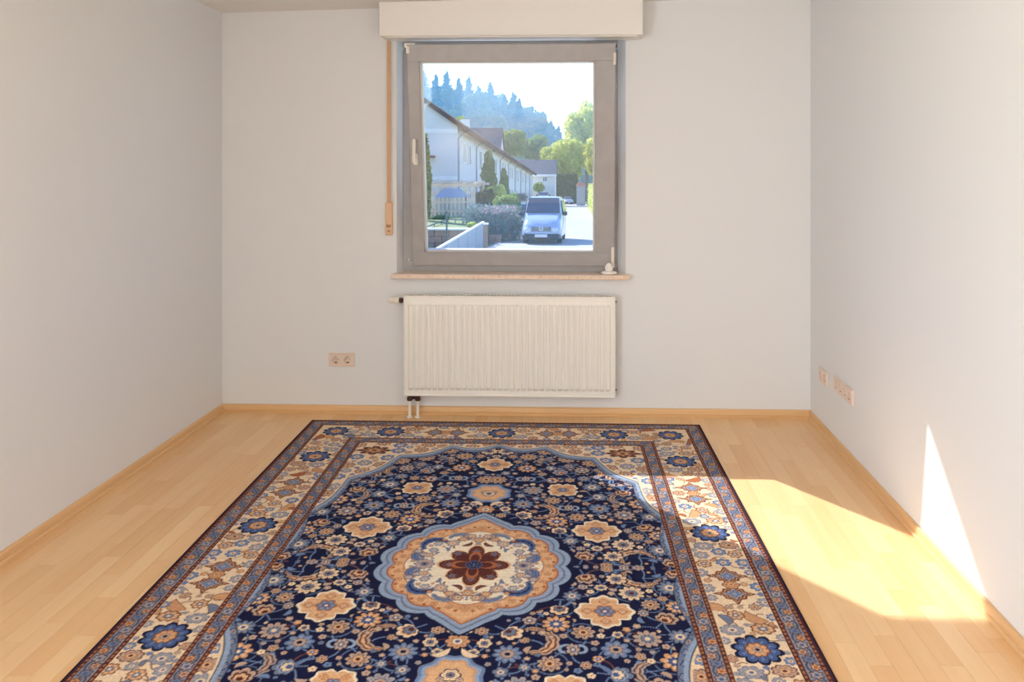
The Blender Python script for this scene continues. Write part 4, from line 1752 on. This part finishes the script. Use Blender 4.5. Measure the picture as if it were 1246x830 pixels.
# ---- hedges and shrubs
def hedge(name, label, x0, x1, y0, y1, ztop, m, n, size, seed, base=None, extra=None):
    g = gz(y0) if base is None else base
    cx_, cy_ = (x0 + x1) / 2, (y0 + y1) / 2
    t = empty(name, (cx_, cy_, g))
    tag(t, label, 'hedge')
    hx_, hy_, hz_ = (x1 - x0) / 2, (y1 - y0) / 2, ztop - g
    core = MB().cbox((-hx_ * 0.9, -hy_ * 0.95, -1.0), (hx_ * 0.9, hy_ * 0.95, hz_ * 0.93), 0.15)
    me = foliage_mesh('foliage', m, n, box_sampler(-hx_, hx_, -hy_, hy_, 0.0, hz_), size, seed, (), core)
    link('foliage', me, t)
    return t


def shrub(name, label, px, py, dist, rpx, rpy, m, n, size, seed, base=None, cat='shrub'):
    t = tree(name, label, px, py, dist, rpx, rpy, m, n, size, seed, None, base, 9, cat)
    return t


hx0, hx1 = on_y(570, 270, 37).x, on_y(626, 270, 37).x
planter = empty('stone_planter', ((on_y(588, 290, 35.55).x + on_y(609, 290, 35.55).x) / 2, 35.55, gz(35.55)))
tag(planter, 'low pinkish stone planter below the lavender hedge', 'planter')
for k in range(3):
    MB().cbox((-0.42 + k * 0.28 + 0.004, -0.12, -0.03), (-0.42 + (k + 1) * 0.28 - 0.004, 0.12, 0.36), 0.015).build('stone', M['brick'], planter)
lh = hedge('lavender_hedge', 'grey green lavender hedge with pinkish blossom tips beside the forecourt', hx0, hx1, 36.2, 39.2, on_y(600, 257, 37).z, M['leaf_lavender'], 4200, 0.07, 3)
bme = foliage_mesh('blossom', M['petal'], 700, box_sampler(-(hx1 - hx0) * 0.2, (hx1 - hx0) / 2, -1.5, 1.2, on_y(600, 258, 37).z - gz(36.0) - 0.05, on_y(600, 256, 37).z - gz(36.0), 0.08), 0.05, 8)
link('blossom', bme, lh)
shrub('round_hedge', 'rounded green hedge behind the lavender beside the parked van', 617, 252, 41.6, 18, 20, M['leaf_mid'], 2600, 0.10, 21)
shrub('yellow_shrub', 'yellow green shrub between slim cypress and the row of houses', 604, 234, 47, 13, 11, M['leaf_bright'], 1500, 0.10, 22, GT)
shrub('dark_shrub', 'dense dark green bush beside the pergola post', 591, 245, 45.2, 14, 19, M['leaf_dark'], 2200, 0.10, 23, GT)
shrub('low_shrub', 'low dark bush growing at the foot of picket fence', 535, 266, 39.5, 12, 5, M['leaf_dark'], 900, 0.07, 24, GT)
shrub('low_shrub', 'small yellow green bush behind the thin garden railing', 574, 274, 34.5, 6, 5, M['leaf_bright'], 600, 0.05, 25, GT)
cypress('tall slim cypress in front of the row of houses', 594.5, 184, 258, 48.4, 20, M['leaf_cypress'], 31, GT)
cypress('small conical conifer against the white house wall', 613, 205, 240, 60, 15, M['leaf_cypress'], 32)
cypress('slim cypress standing in front of the bluish gable wall', 517, 164, 256, 38.5, 15, M['leaf_cypress'], 33, GT)


# ---- houses
def house_window(parent, m, w_, h_, frame=0.07):
    """window in local xz plane facing -y placed by matrix m"""
    mb = MB()
    for a, c in (((-w_ / 2, -0.03, 0), (w_ / 2, 0.05, frame)), ((-w_ / 2, -0.03, h_ - frame), (w_ / 2, 0.05, h_)),
                 ((-w_ / 2, -0.03, 0), (-w_ / 2 + frame, 0.05, h_)), ((w_ / 2 - frame, -0.03, 0), (w_ / 2, 0.05, h_)), ((-frame / 2, -0.03, 0), (frame / 2, 0.05, h_))):
        mb.box(a, c, m)
    wo = mb.build('window', M['bandw'], parent)
    MB().box((-w_ / 2 + 0.02, -0.012, 0.02), (w_ / 2 - 0.02, 0.02, h_ - 0.02), m).build('pane', M['pane'], wo)
    return wo


HX = -7.55                      # street-side wall of the row
HY0, HY1 = 50.0, 128.0
eave = lambda y: 3.9 + (0.2 - 3.9) * (y - HY0) / (HY1 - HY0)
PITCH = 0.70
seg = [(50.0, 75.9), (76.0, 101.9), (102.0, 128.0)]
labels = ['white row house with bluish shaded gable end and dark roof verge', 'white row house in the middle of the descending row',
          'white row house at the lower end of the descending row']
for i, ((y0, y1), lb) in enumerate(zip(seg, labels)):
    hs = empty('row_house', (HX - 5, y0, gz(y0)))
    tag(hs, lb, 'house', 'row houses along the street')
    g0 = gz(y0)
    L_ = y1 - y0
    mb = MB()
    W_ = 5.0
    rings = []
    for yy in (0, L_):
        e_ = eave(y0 + yy) - g0
        rings.append([Vector((W_, yy, gz(y0 + yy) - g0 - 0.4)), Vector((W_, yy, e_)), Vector((0, yy, e_ + W_ * PITCH)), Vector((-W_, yy, e_)), Vector((-W_, yy, gz(y0 + yy) - g0 - 0.4))])
    mb.loft(rings)
    mb.build('wall', M['render'], hs)
    ov = 0.45
    for s, nm in ((1, 'roof'), (-1, 'roof')):
        rings = []
        for yy in ((-0.3 if i == 0 else 0.0), L_):
            e_ = eave(y0 + max(yy, 0)) - g0
            rings.append([Vector((s * (W_ + ov), yy, e_ - ov * PITCH + 0.02)), Vector((0, yy, e_ + W_ * PITCH + 0.02)), Vector((0, yy, e_ + W_ * PITCH + 0.24)), Vector((s * (W_ + ov), yy, e_ - ov * PITCH + 0.24))])
        ro_ = MB().loft(rings).build(nm, M['roof'], hs)
        if i == 0:
            rings = []
            for yy in (-0.34, -0.28):
                e_ = eave(y0) - g0
                rings.append([Vector((s * (W_ + ov + 0.02), yy, e_ - ov * PITCH - 0.06)), Vector((0, yy, e_ + W_ * PITCH - 0.06)), Vector((0, yy, e_ + W_ * PITCH + 0.27)), Vector((s * (W_ + ov + 0.02), yy, e_ - ov * PITCH + 0.27))])
            MB().loft(rings).build('verge_board', M['verge'], ro_)
        if s == 1:
            mb = MB().tube([(W_ + ov + 0.04, 0.0, eave(y0) - g0 - ov * PITCH + 0.06), (W_ + ov + 0.04, L_, eave(y1) - g0 - ov * PITCH + 0.06)], 0.2, 8)
            mb.build('gutter', M['verge'], ro_)
    if i == 0:
        for py_ in (159.5, 217):
            z = on_y(535, py_, HY0).z - g0
            MB().cbox((-W_, -0.03, z - 0.12), (W_ + 0.02, 0.02, z + 0.12), 0.01).build('band', M['bandw'], hs)
        MB().cbox((1.0, -1.0, on_y(520, 192, 49).z - g0), (W_ - 1.35, 0.0, on_y(520, 190, 49).z - g0 + 0.05), 0.02).build('canopy', M['verge'], hs)
    for k in range(3):
        yy = 0.15 + k * L_ / 3
        e_ = eave(y0 + yy) - g0
        pts = [(W_ + 0.06, yy, gz(y0 + yy) - g0), (W_ + 0.06, yy, e_ - 0.75), (W_ + ov, yy + 0.4, e_ - ov * PITCH - 0.05)]
        MB().tube(pts, 0.06, 6).build('downpipe', M['pipe'], hs)
        for dy in (2.6, 5.2):
            for zz in (-2.2, -4.6):
                yw = yy + dy
                z = eave(y0 + yw) - g0 + zz
                if z < 0.4:
                    continue
                house_window(hs, T(W_ + 0.01, yw, z) @ RZ(R(90)), 1.5, 1.35)


def gable_house(name, label, x0, x1, y0, depth, zb, ze, zr, windows, chimney=None, cat='house'):
    """ridge parallel to x, eave towards the camera"""
    t = empty(name, ((x0 + x1) / 2, y0, zb))
    tag(t, label, cat)
    w_ = (x1 - x0) / 2
    he, hr = ze - zb, zr - zb
    rings = []
    for x in (-w_, w_):
        rings.append([Vector((x, 0, -0.4)), Vector((x, 0, he)), Vector((x, depth / 2, hr)), Vector((x, depth, he)), Vector((x, depth, -0.4))])
    MB().loft(rings).build('wall', M['render'], t)
    sl = (hr - he) / (depth / 2)
    for s in (0, 1):
        rings = []
        for x in (-w_ - 0.3, w_ + 0.3):
            a = Vector((x, -0.4, he - 0.4 * sl)) if s == 0 else Vector((x, depth + 0.4, he - 0.4 * sl))
            c = Vector((x, depth / 2, hr))
            rings.append([a, c, c + Vector((0, 0, 0.2)), a + Vector((0, 0, 0.2))])
        r_ = MB().loft(rings).build('roof', M['roof'], t)
        if s == 0:
            MB().cbox((-w_ - 0.32, -0.52, he - 0.4 * sl - 0.12), (w_ + 0.32, -0.38, he - 0.4 * sl + 0.22), 0.02).build('fascia', M['bandw'], r_)
    for (x, z, ww, wh) in windows:
        house_window(t, T(x, -0.01, z), ww, wh)
    if chimney:
        cx_, cw, ch = chimney
        MB().cbox((cx_ - cw / 2, depth / 2 - 0.5, hr - 0.8), (cx_ + cw / 2, depth / 2 + 0.5, hr + ch), 0.03).build('chimney', M['render'], t)
    return t


plot = MB().box((-22, 115, gz(150) - 1), (-4.5, 150, -4.0)).build('house_plot', M['ground'])
struct(plot)
hb = on_y(675, 215, 132)
gable_house('end_house', 'white house with grey roof and small dark window at the street end', -13.0, hb.x, 132, 7.0, -4.0, on_y(660, 212, 132).z, on_y(660, 196, 135).z,
            [(on_y(663, 218, 132).x - (-13 + hb.x) / 2, on_y(663, 221, 132).z + 4.0, 0.75, 0.75), (-1.5, 1.2, 1.2, 1.3)])
gable_house('hillside_house', 'house with grey roof and pale chimney showing above the row roof', on_y(552, 170, 140).x, on_y(607, 170, 140).x, 140, 9.0, gz(140), on_y(585, 186, 140).z,
            on_y(585, 157, 144.5).z, [(-2.0, 2.0, 1.3, 1.3), (2.0, 2.0, 1.3, 1.3)], (-2.6, 1.6, 1.7))

us = empty('utility_shed', (on_y(706.5, 240, 140).x, 140, gz(140)))
tag(us, 'narrow grey street-side shed with red tiled cap in front of the trees', 'shed')
hu = on_y(706, 226, 140).z - gz(140)
MB().cbox((-0.7, 0, -0.1), (0.75, 3, hu), 0.02).build('wall', M['concrete'], us)
mb = MB()
mb.add([(-0.85, -0.15, hu), (0.9, -0.15, hu), (0.9, 3.15, hu), (-0.85, 3.15, hu), (0.0, 0.8, hu + 0.75), (0.0, 2.2, hu + 0.75)], [(0, 1, 4), (1, 2, 5, 4), (2, 3, 5), (3, 0, 4, 5), (0, 3, 2, 1)])
mb.build('roof', M['tiles'], us)

hedge('tall_hedge', 'tall dark green hedge closing off the far end of street', on_y(675.5, 230, 166).x, on_y(701, 230, 166).x, 166, 169, on_y(688, 213, 166).z, M['leaf_dark'], 3500, 0.28, 41)
hedge('side_hedge', 'sunlit light green hedge running along the right kerb of street', 1.3, 2.8, 66, 132, gz(95) + 2.3, M['leaf_bright'], 9000, 0.14, 42, gz(95) - 1.3)
shrub('front_shrub', 'small round bush in front of the white end house', 655.5, 228, 130, 7, 8, M['leaf_mid'], 900, 0.18, 43, -4.0)
shrub('front_shrub', 'beige green bush between round hedge and parked van', 632, 240, 74, 10, 6, M['leaf_lavender'], 900, 0.12, 44)


# ---- vehicles
def ring(y, zlo, zmid, zhi, wlo, wmid, whi):
    r = min(0.12, (zhi - zmid) * 0.35 + 0.01)
    h = [(wlo - 0.06, zlo), (wlo, zlo + 0.08), (wmid, zmid), (whi + 0.02, zhi - r), (whi - 0.08, zhi - 0.015), (whi * 0.4, zhi)]
    return [Vector((x, y, z)) for x, z in h] + [Vector((-x, y, z)) for x, z in h[::-1]]


def vehicle(name, label, cat, pos, rz, stations, shield, side, colour, wheels, lamp_z, wr=0.31, lamp_x=0.62, plate_z=0.5, mirror=None, grille=None, emblem=False, group=None):
    x, y = pos[:2]
    z = gz(y) + 0.03 if len(pos) < 3 else pos[2]
    slope = math.atan(-0.035) if len(pos) < 3 else 0
    t = empty(name, (x, y, z), (slope, 0, rz))
    tag(t, label, cat, group)
    paint = mat(name + '_paint', colour, 0.25, spec=0.6, coat=0.6)
    bo_ = MB().loft([ring(*s) for s in stations]).build('body', paint, t)
    smooth_angle(bo_, 32)
    (ya, za, wa), (yb, zb_, wb) = shield
    n = Vector((0, -(zb_ - za), (yb - ya))).normalized() * 0.035

    def sheet(nm, quad, off):
        a = [Vector(p) for p in quad]
        mb_ = MB().loft([[p - off * 0.5 for p in a], [p + off for p in a]])
        return mb_.build(nm, M['carglass'], t)
    sheet('windscreen', [(-wa, ya, za), (wa, ya, za), (wb, yb, zb_), (-wb, yb, zb_)], n)
    for s in (-1, 1):
        for quad in side:
            sheet('side_window', [(s * q[0], q[1], q[2]) for q in quad], Vector((s * 0.02, 0, 0.0)))
    wlo = stations[2][4]
    for wy in wheels:
        for s in (-1, 1):
            mw = T(s * (wlo - 0.09), wy, wr) @ RY(R(90))
            wo = MB().lathe([(0.16, -0.09), (wr - 0.03, -0.1), (wr, -0.07), (wr, 0.07), (wr - 0.03, 0.1), (0.16, 0.09)], mw, 20).build('wheel', M['tyre'], t)
            MB().lathe([(0.17, -0.092), (0.17, 0.096), (0.05, 0.102 if s > 0 else 0.096)], mw, 14).build('rim', M['steel'], wo)
    for s in (-1, 1):
        MB().lathe([(0.0, -0.05), (0.14, -0.03), (0.15, 0.0), (0.10, 0.05), (0, 0.07)], T(s * lamp_x, stations[0][0] - 0.0, lamp_z) @ RX(R(90)) @ Matrix.Diagonal((1.1, 0.75, 1, 1)), 16).build('headlamp', M['lamp'], t, True)
        if mirror:
            my, mz, mw_ = mirror
            MB().cbox((s * mw_ - 0.1, my - 0.07, mz - 0.08), (s * mw_ + 0.1, my + 0.07, mz + 0.1), 0.04).build('mirror', M['trim'], t)
    y0_ = stations[0][0]
    bp = MB().cbox((-stations[1][4] - 0.01, y0_ - 0.05, 0.2), (stations[1][4] + 0.01, y0_ + 0.3, 0.46), 0.07).build('bumper', M['trim'], t)
    MB().cbox((-0.26, y0_ - 0.075, plate_z - 0.06), (0.26, y0_ - 0.045, plate_z + 0.06), 0.006).build('number_plate', M['plate'], bp)
    if grille:
        gz0, gz1, gw = grille
        gr_ = MB().cbox((-gw, y0_ - 0.01, gz0), (gw, y0_ + 0.2, gz1), 0.03).build('grille', M['trim'], t)
        for k in range(3):
            zz = gz0 + (gz1 - gz0) * (k + 0.8) / 3.6
            MB().box((-gw + 0.03, y0_ - 0.022, zz - 0.012), (gw - 0.03, y0_ - 0.005, zz + 0.012)).build('slat', M['steel'], gr_)
        if emblem:
            mb_ = MB()
            cc = T(0, y0_ - 0.03, (gz0 + gz1) / 2 + 0.02)
            mb_.tube([cc @ Vector((0.085 * math.cos(a), 0, 0.085 * math.sin(a))) for a in [k * 2 * PI / 20 for k in range(21)]], 0.012, 6)
            mb_.tube([cc @ Vector(p) for p in ((-0.06, 0, 0.055), (-0.03, 0, -0.06), (0, 0, 0.0), (0.03, 0, -0.06), (0.06, 0, 0.055))], 0.010, 6)
            mb_.build('emblem', M['bandw'], gr_)
    return t


VAN = [(0.0, 0.25, 0.48, 0.72, 0.74, 0.80, 0.70), (0.14, 0.2, 0.55, 0.90, 0.84, 0.88, 0.76), (0.55, 0.2, 0.7, 1.08, 0.88, 0.91, 0.79), (0.98, 0.2, 0.85, 1.22, 0.89, 0.93, 0.82),
       (1.05, 0.2, 0.9, 1.26, 0.89, 0.93, 0.83), (1.72, 0.2, 1.15, 1.92, 0.89, 0.92, 0.76), (2.0, 0.2, 1.15, 1.98, 0.89, 0.92, 0.76), (4.6, 0.2, 1.15, 1.98, 0.89, 0.92, 0.76), (4.85, 0.25, 1.1, 1.85, 0.85, 0.88, 0.72)]
VAN = [(s[0], *s[1:4], *[q * 0.92 for q in s[4:]]) for s in VAN]
vx = on_y(659.5, 280, 35)
vehicle('van', 'silver blue van with pale roof parked on the street', 'van', (vx.x, 34.2), R(-1.5), VAN, ((1.06, 1.29, 0.74), (1.70, 1.915, 0.66)),
        [((0.86, 1.45, 1.22), (0.86, 2.3, 1.22), (0.735, 2.3, 1.82), (0.735, 1.85, 1.82)), ((0.86, 2.4, 1.22), (0.86, 4.4, 1.22), (0.735, 4.4, 1.82), (0.735, 2.4, 1.82))],
        (176, 190, 212), (0.95, 3.9), 0.60, 0.32, 0.56, 0.36, (1.25, 1.25, 0.94), (0.52, 0.74, 0.42), True)
CAR = [(0.0, 0.25, 0.42, 0.62, 0.68, 0.74, 0.66), (0.12, 0.2, 0.5, 0.74, 0.80, 0.84, 0.72), (0.5, 0.18, 0.6, 0.84, 0.84, 0.87, 0.76), (1.05, 0.18, 0.7, 0.95, 0.85, 0.88, 0.78),
       (1.75, 0.18, 0.85, 1.40, 0.85, 0.87, 0.62), (2.2, 0.18, 0.85, 1.45, 0.85, 0.87, 0.62), (3.1, 0.18, 0.85, 1.41, 0.85, 0.87, 0.60), (3.75, 0.2, 0.8, 1.02, 0.84, 0.86, 0.68), (4.05, 0.25, 0.6, 0.92, 0.78, 0.8, 0.66)]
SHC = ((1.12, 1.0, 0.70), (1.74, 1.36, 0.58))
SDC = [((0.88, 1.5, 0.95), (0.88, 2.3, 0.95), (0.66, 2.3, 1.36), (0.66, 1.85, 1.36)), ((0.88, 2.4, 0.95), (0.88, 3.3, 0.95), (0.66, 3.0, 1.34), (0.66, 2.4, 1.36))]
vehicle('car', 'dark blue car parked between the rounded hedge and the van', 'car', (on_y(636, 260, 53).x, 53), 0.0, CAR, SHC, SDC, (98, 116, 142), (0.85, 3.2), 0.55, 0.3, 0.56, 0.4, (1.5, 0.98, 0.94), (0.5, 0.64, 0.35), group='cars along the street')
vehicle('car', 'white car standing in front of the white end house', 'car', (on_y(661, 240, 119).x, 119, -4.0), R(2), CAR, SHC, SDC, (226, 230, 234), (0.85, 3.2), 0.55, 0.3, 0.56, 0.4, (1.5, 0.98, 0.94), (0.5, 0.64, 0.35), group='cars along the street')
vehicle('car', 'light blue car parked before the tall hedge at the far street end', 'car', (on_y(692.5, 245, 157).x, 157), R(8), CAR, SHC, SDC, (150, 170, 196), (0.85, 3.2), 0.55, 0.3, 0.56, 0.4, (1.5, 0.98, 0.94), (0.5, 0.64, 0.35), group='cars along the street')

# ---- trees at the street end
tree('leafy_tree', 'sunlit yellow green tree right behind the white end house', 684, 195, 178, 27, 32, M['leaf_bright'], 6500, 0.42, 51)
tree('tall_tree', 'tallest yellow green tree with loose crown towering over the tall hedge', 714, 166, 203, 29, 54, M['leaf_bright'], 9500, 0.5, 52, nb=15)
tree('leafy_tree', 'broad light green tree right of the grey shed', 741, 190, 180, 30, 38, M['leaf_bright'], 6000, 0.45, 53)
tree('green_tree', 'mid green round tree left of yellow green trees behind the houses', 650, 181, 195, 17, 20, M['leaf_mid'], 3500, 0.42, 54)
tree('green_tree', 'large pale green tree behind the middle of the row roof', 617, 175, 185, 23, 21, M['leaf_mid'], 4500, 0.45, 55)
tree('green_tree', 'small pale tree beside the hillside house chimney', 556, 152, 175, 14, 12, M['leaf_mid'], 2000, 0.4, 56)


# ---- wooded hill
def ridge(x):
    xs_ = [-200, -90, -60, -46, -32, -21, -15, -9, 0, 200]
    zs_ = [44, 36, 27.5, 25.2, 22, 18.5, 14.5, 6.5, -4, -12]
    return float(np.interp(x, xs_, zs_))


def hill_z(x, y):
    t = min(max((y - 205) / 105, 0), 1)
    s = t * t * (3 - 2 * t)
    return gz(205) * (1 - s) - 0.5 + s * ridge(x * 310.0 / max(y, 200))


mb = MB()
gx = np.linspace(-170, 90, 53)
gy = np.linspace(200, 380, 19)
for y in gy:
    for x in gx:
        mb.v.append((x, y, hill_z(x, y) if y < 315 else hill_z(x, 315) - (y - 315) * 0.15))
for j in range(len(gy) - 1):
    for i in range(len(gx) - 1):
        a = j * len(gx) + i
        mb.f.append((a, a + 1, a + 1 + len(gx), a + len(gx)))
me = bpy.data.meshes.new('hill')
me.from_pydata(mb.v, [], mb.f)
me.materials.append(M['hill'])
me.polygons.foreach_set('use_smooth', [True] * len(me.polygons))
struct(link('hill', me))

protos = []
for k in range(3):                      # broadleaf
    rx, rz = (3.6, 4.2, 3.2)[k], (4.6, 4.4, 5.2)[k]
    bl = [(a, b_, c + rz * 0.8, d, e_, f) for a, b_, c, d, e_, f in crown_blobs(rx, rz, 8, 70 + k)]
    protos.append(('broadleaf_tree', foliage_mesh('broadleaf_tree', M['leaf_hill'], 1100, blobs_sampler(bl), 0.55, 70 + k, bl, MB().tube([(0, 0, -1.5), (0, 0, rz)], 0.35, 6))))
for k in range(2):                      # conifer
    bl = []
    hgt = (10.5, 12)[k]
    for q in range(8):
        f = q / 7
        r_ = (3.1 - 2.3 * f ** 1.4) * (1 + 0.2 * math.sin(q * 2.6))
        bl.append((0.3 * math.sin(q * 3), 0.3 * math.cos(q * 2), 1.2 + f * (hgt - 2), r_, r_, 1.35))
    protos.append(('conifer', foliage_mesh('conifer', M['leaf_pine'], 900, blobs_sampler(bl), 0.5, 80 + k, bl, MB().tube([(0, 0, -1.5), (0, 0, hgt * 0.8)], [0.35, 0.12], 6))))
hr_ = random.Random(9)
spots = []
for row in range(11):
    y = 220 + row * 9.6
    x = -58 * y / 310 - 14 + (row % 2) * 4
    while x < 14:
        spots.append((x + hr_.uniform(-0.3, 0.3), y + hr_.uniform(-0.8, 0.8), row))
        x += 8.4
for x, y, row in spots:
    nm, me = protos[hr_.choice([0, 1, 2, 3, 4, 4, 3] if row > 6 else [0, 1, 2, 2, 1, 3])]
    o = link(nm, me, None, (x, y, hill_z(x, min(y, 315)) - 0.1))
    s = hr_.uniform(0.74, 0.96)
    o.scale = (s, s, s * hr_.uniform(0.9, 1.1))
    o.rotation_euler = (0, 0, hr_.uniform(0, 6.28))
    place = ('at the foot of the hill', 'halfway up the hill', 'on the crest of the hill')[min(row // 4, 2)]
    if nm == 'conifer':
        tag(o, 'dark pointed conifer in the hazy wood ' + place, 'tree', 'conifers ' + place)
    else:
        tag(o, 'rounded broadleaf tree in the hazy wood ' + place, 'tree', 'broadleaf trees ' + place)

# haze hanging in the valley in front of the hill
hz_ = bpy.data.materials.new('valley_haze')
hz_.use_nodes = True
nt = hz_.node_tree
nt.nodes.clear()
out = nt.nodes.new('ShaderNodeOutputMaterial')
vs_ = nt.nodes.new('ShaderNodeVolumeScatter')
vs_.inputs['Color'].default_value = (0.12, 0.47, 1.0, 1)
vs_.inputs['Density'].default_value = 0.0056
vs_.inputs['Anisotropy'].default_value = 0.1
nt.links.new(vs_.outputs[0], out.inputs['Volume'])
hb_ = MB().box((-160, 172, -14), (80, 360, 60)).build('haze', hz_)
hb_['kind'] = 'stuff'
hb_['label'] = 'pale blue haze hanging in front of the wooded hill'
hb_['category'] = 'haze'
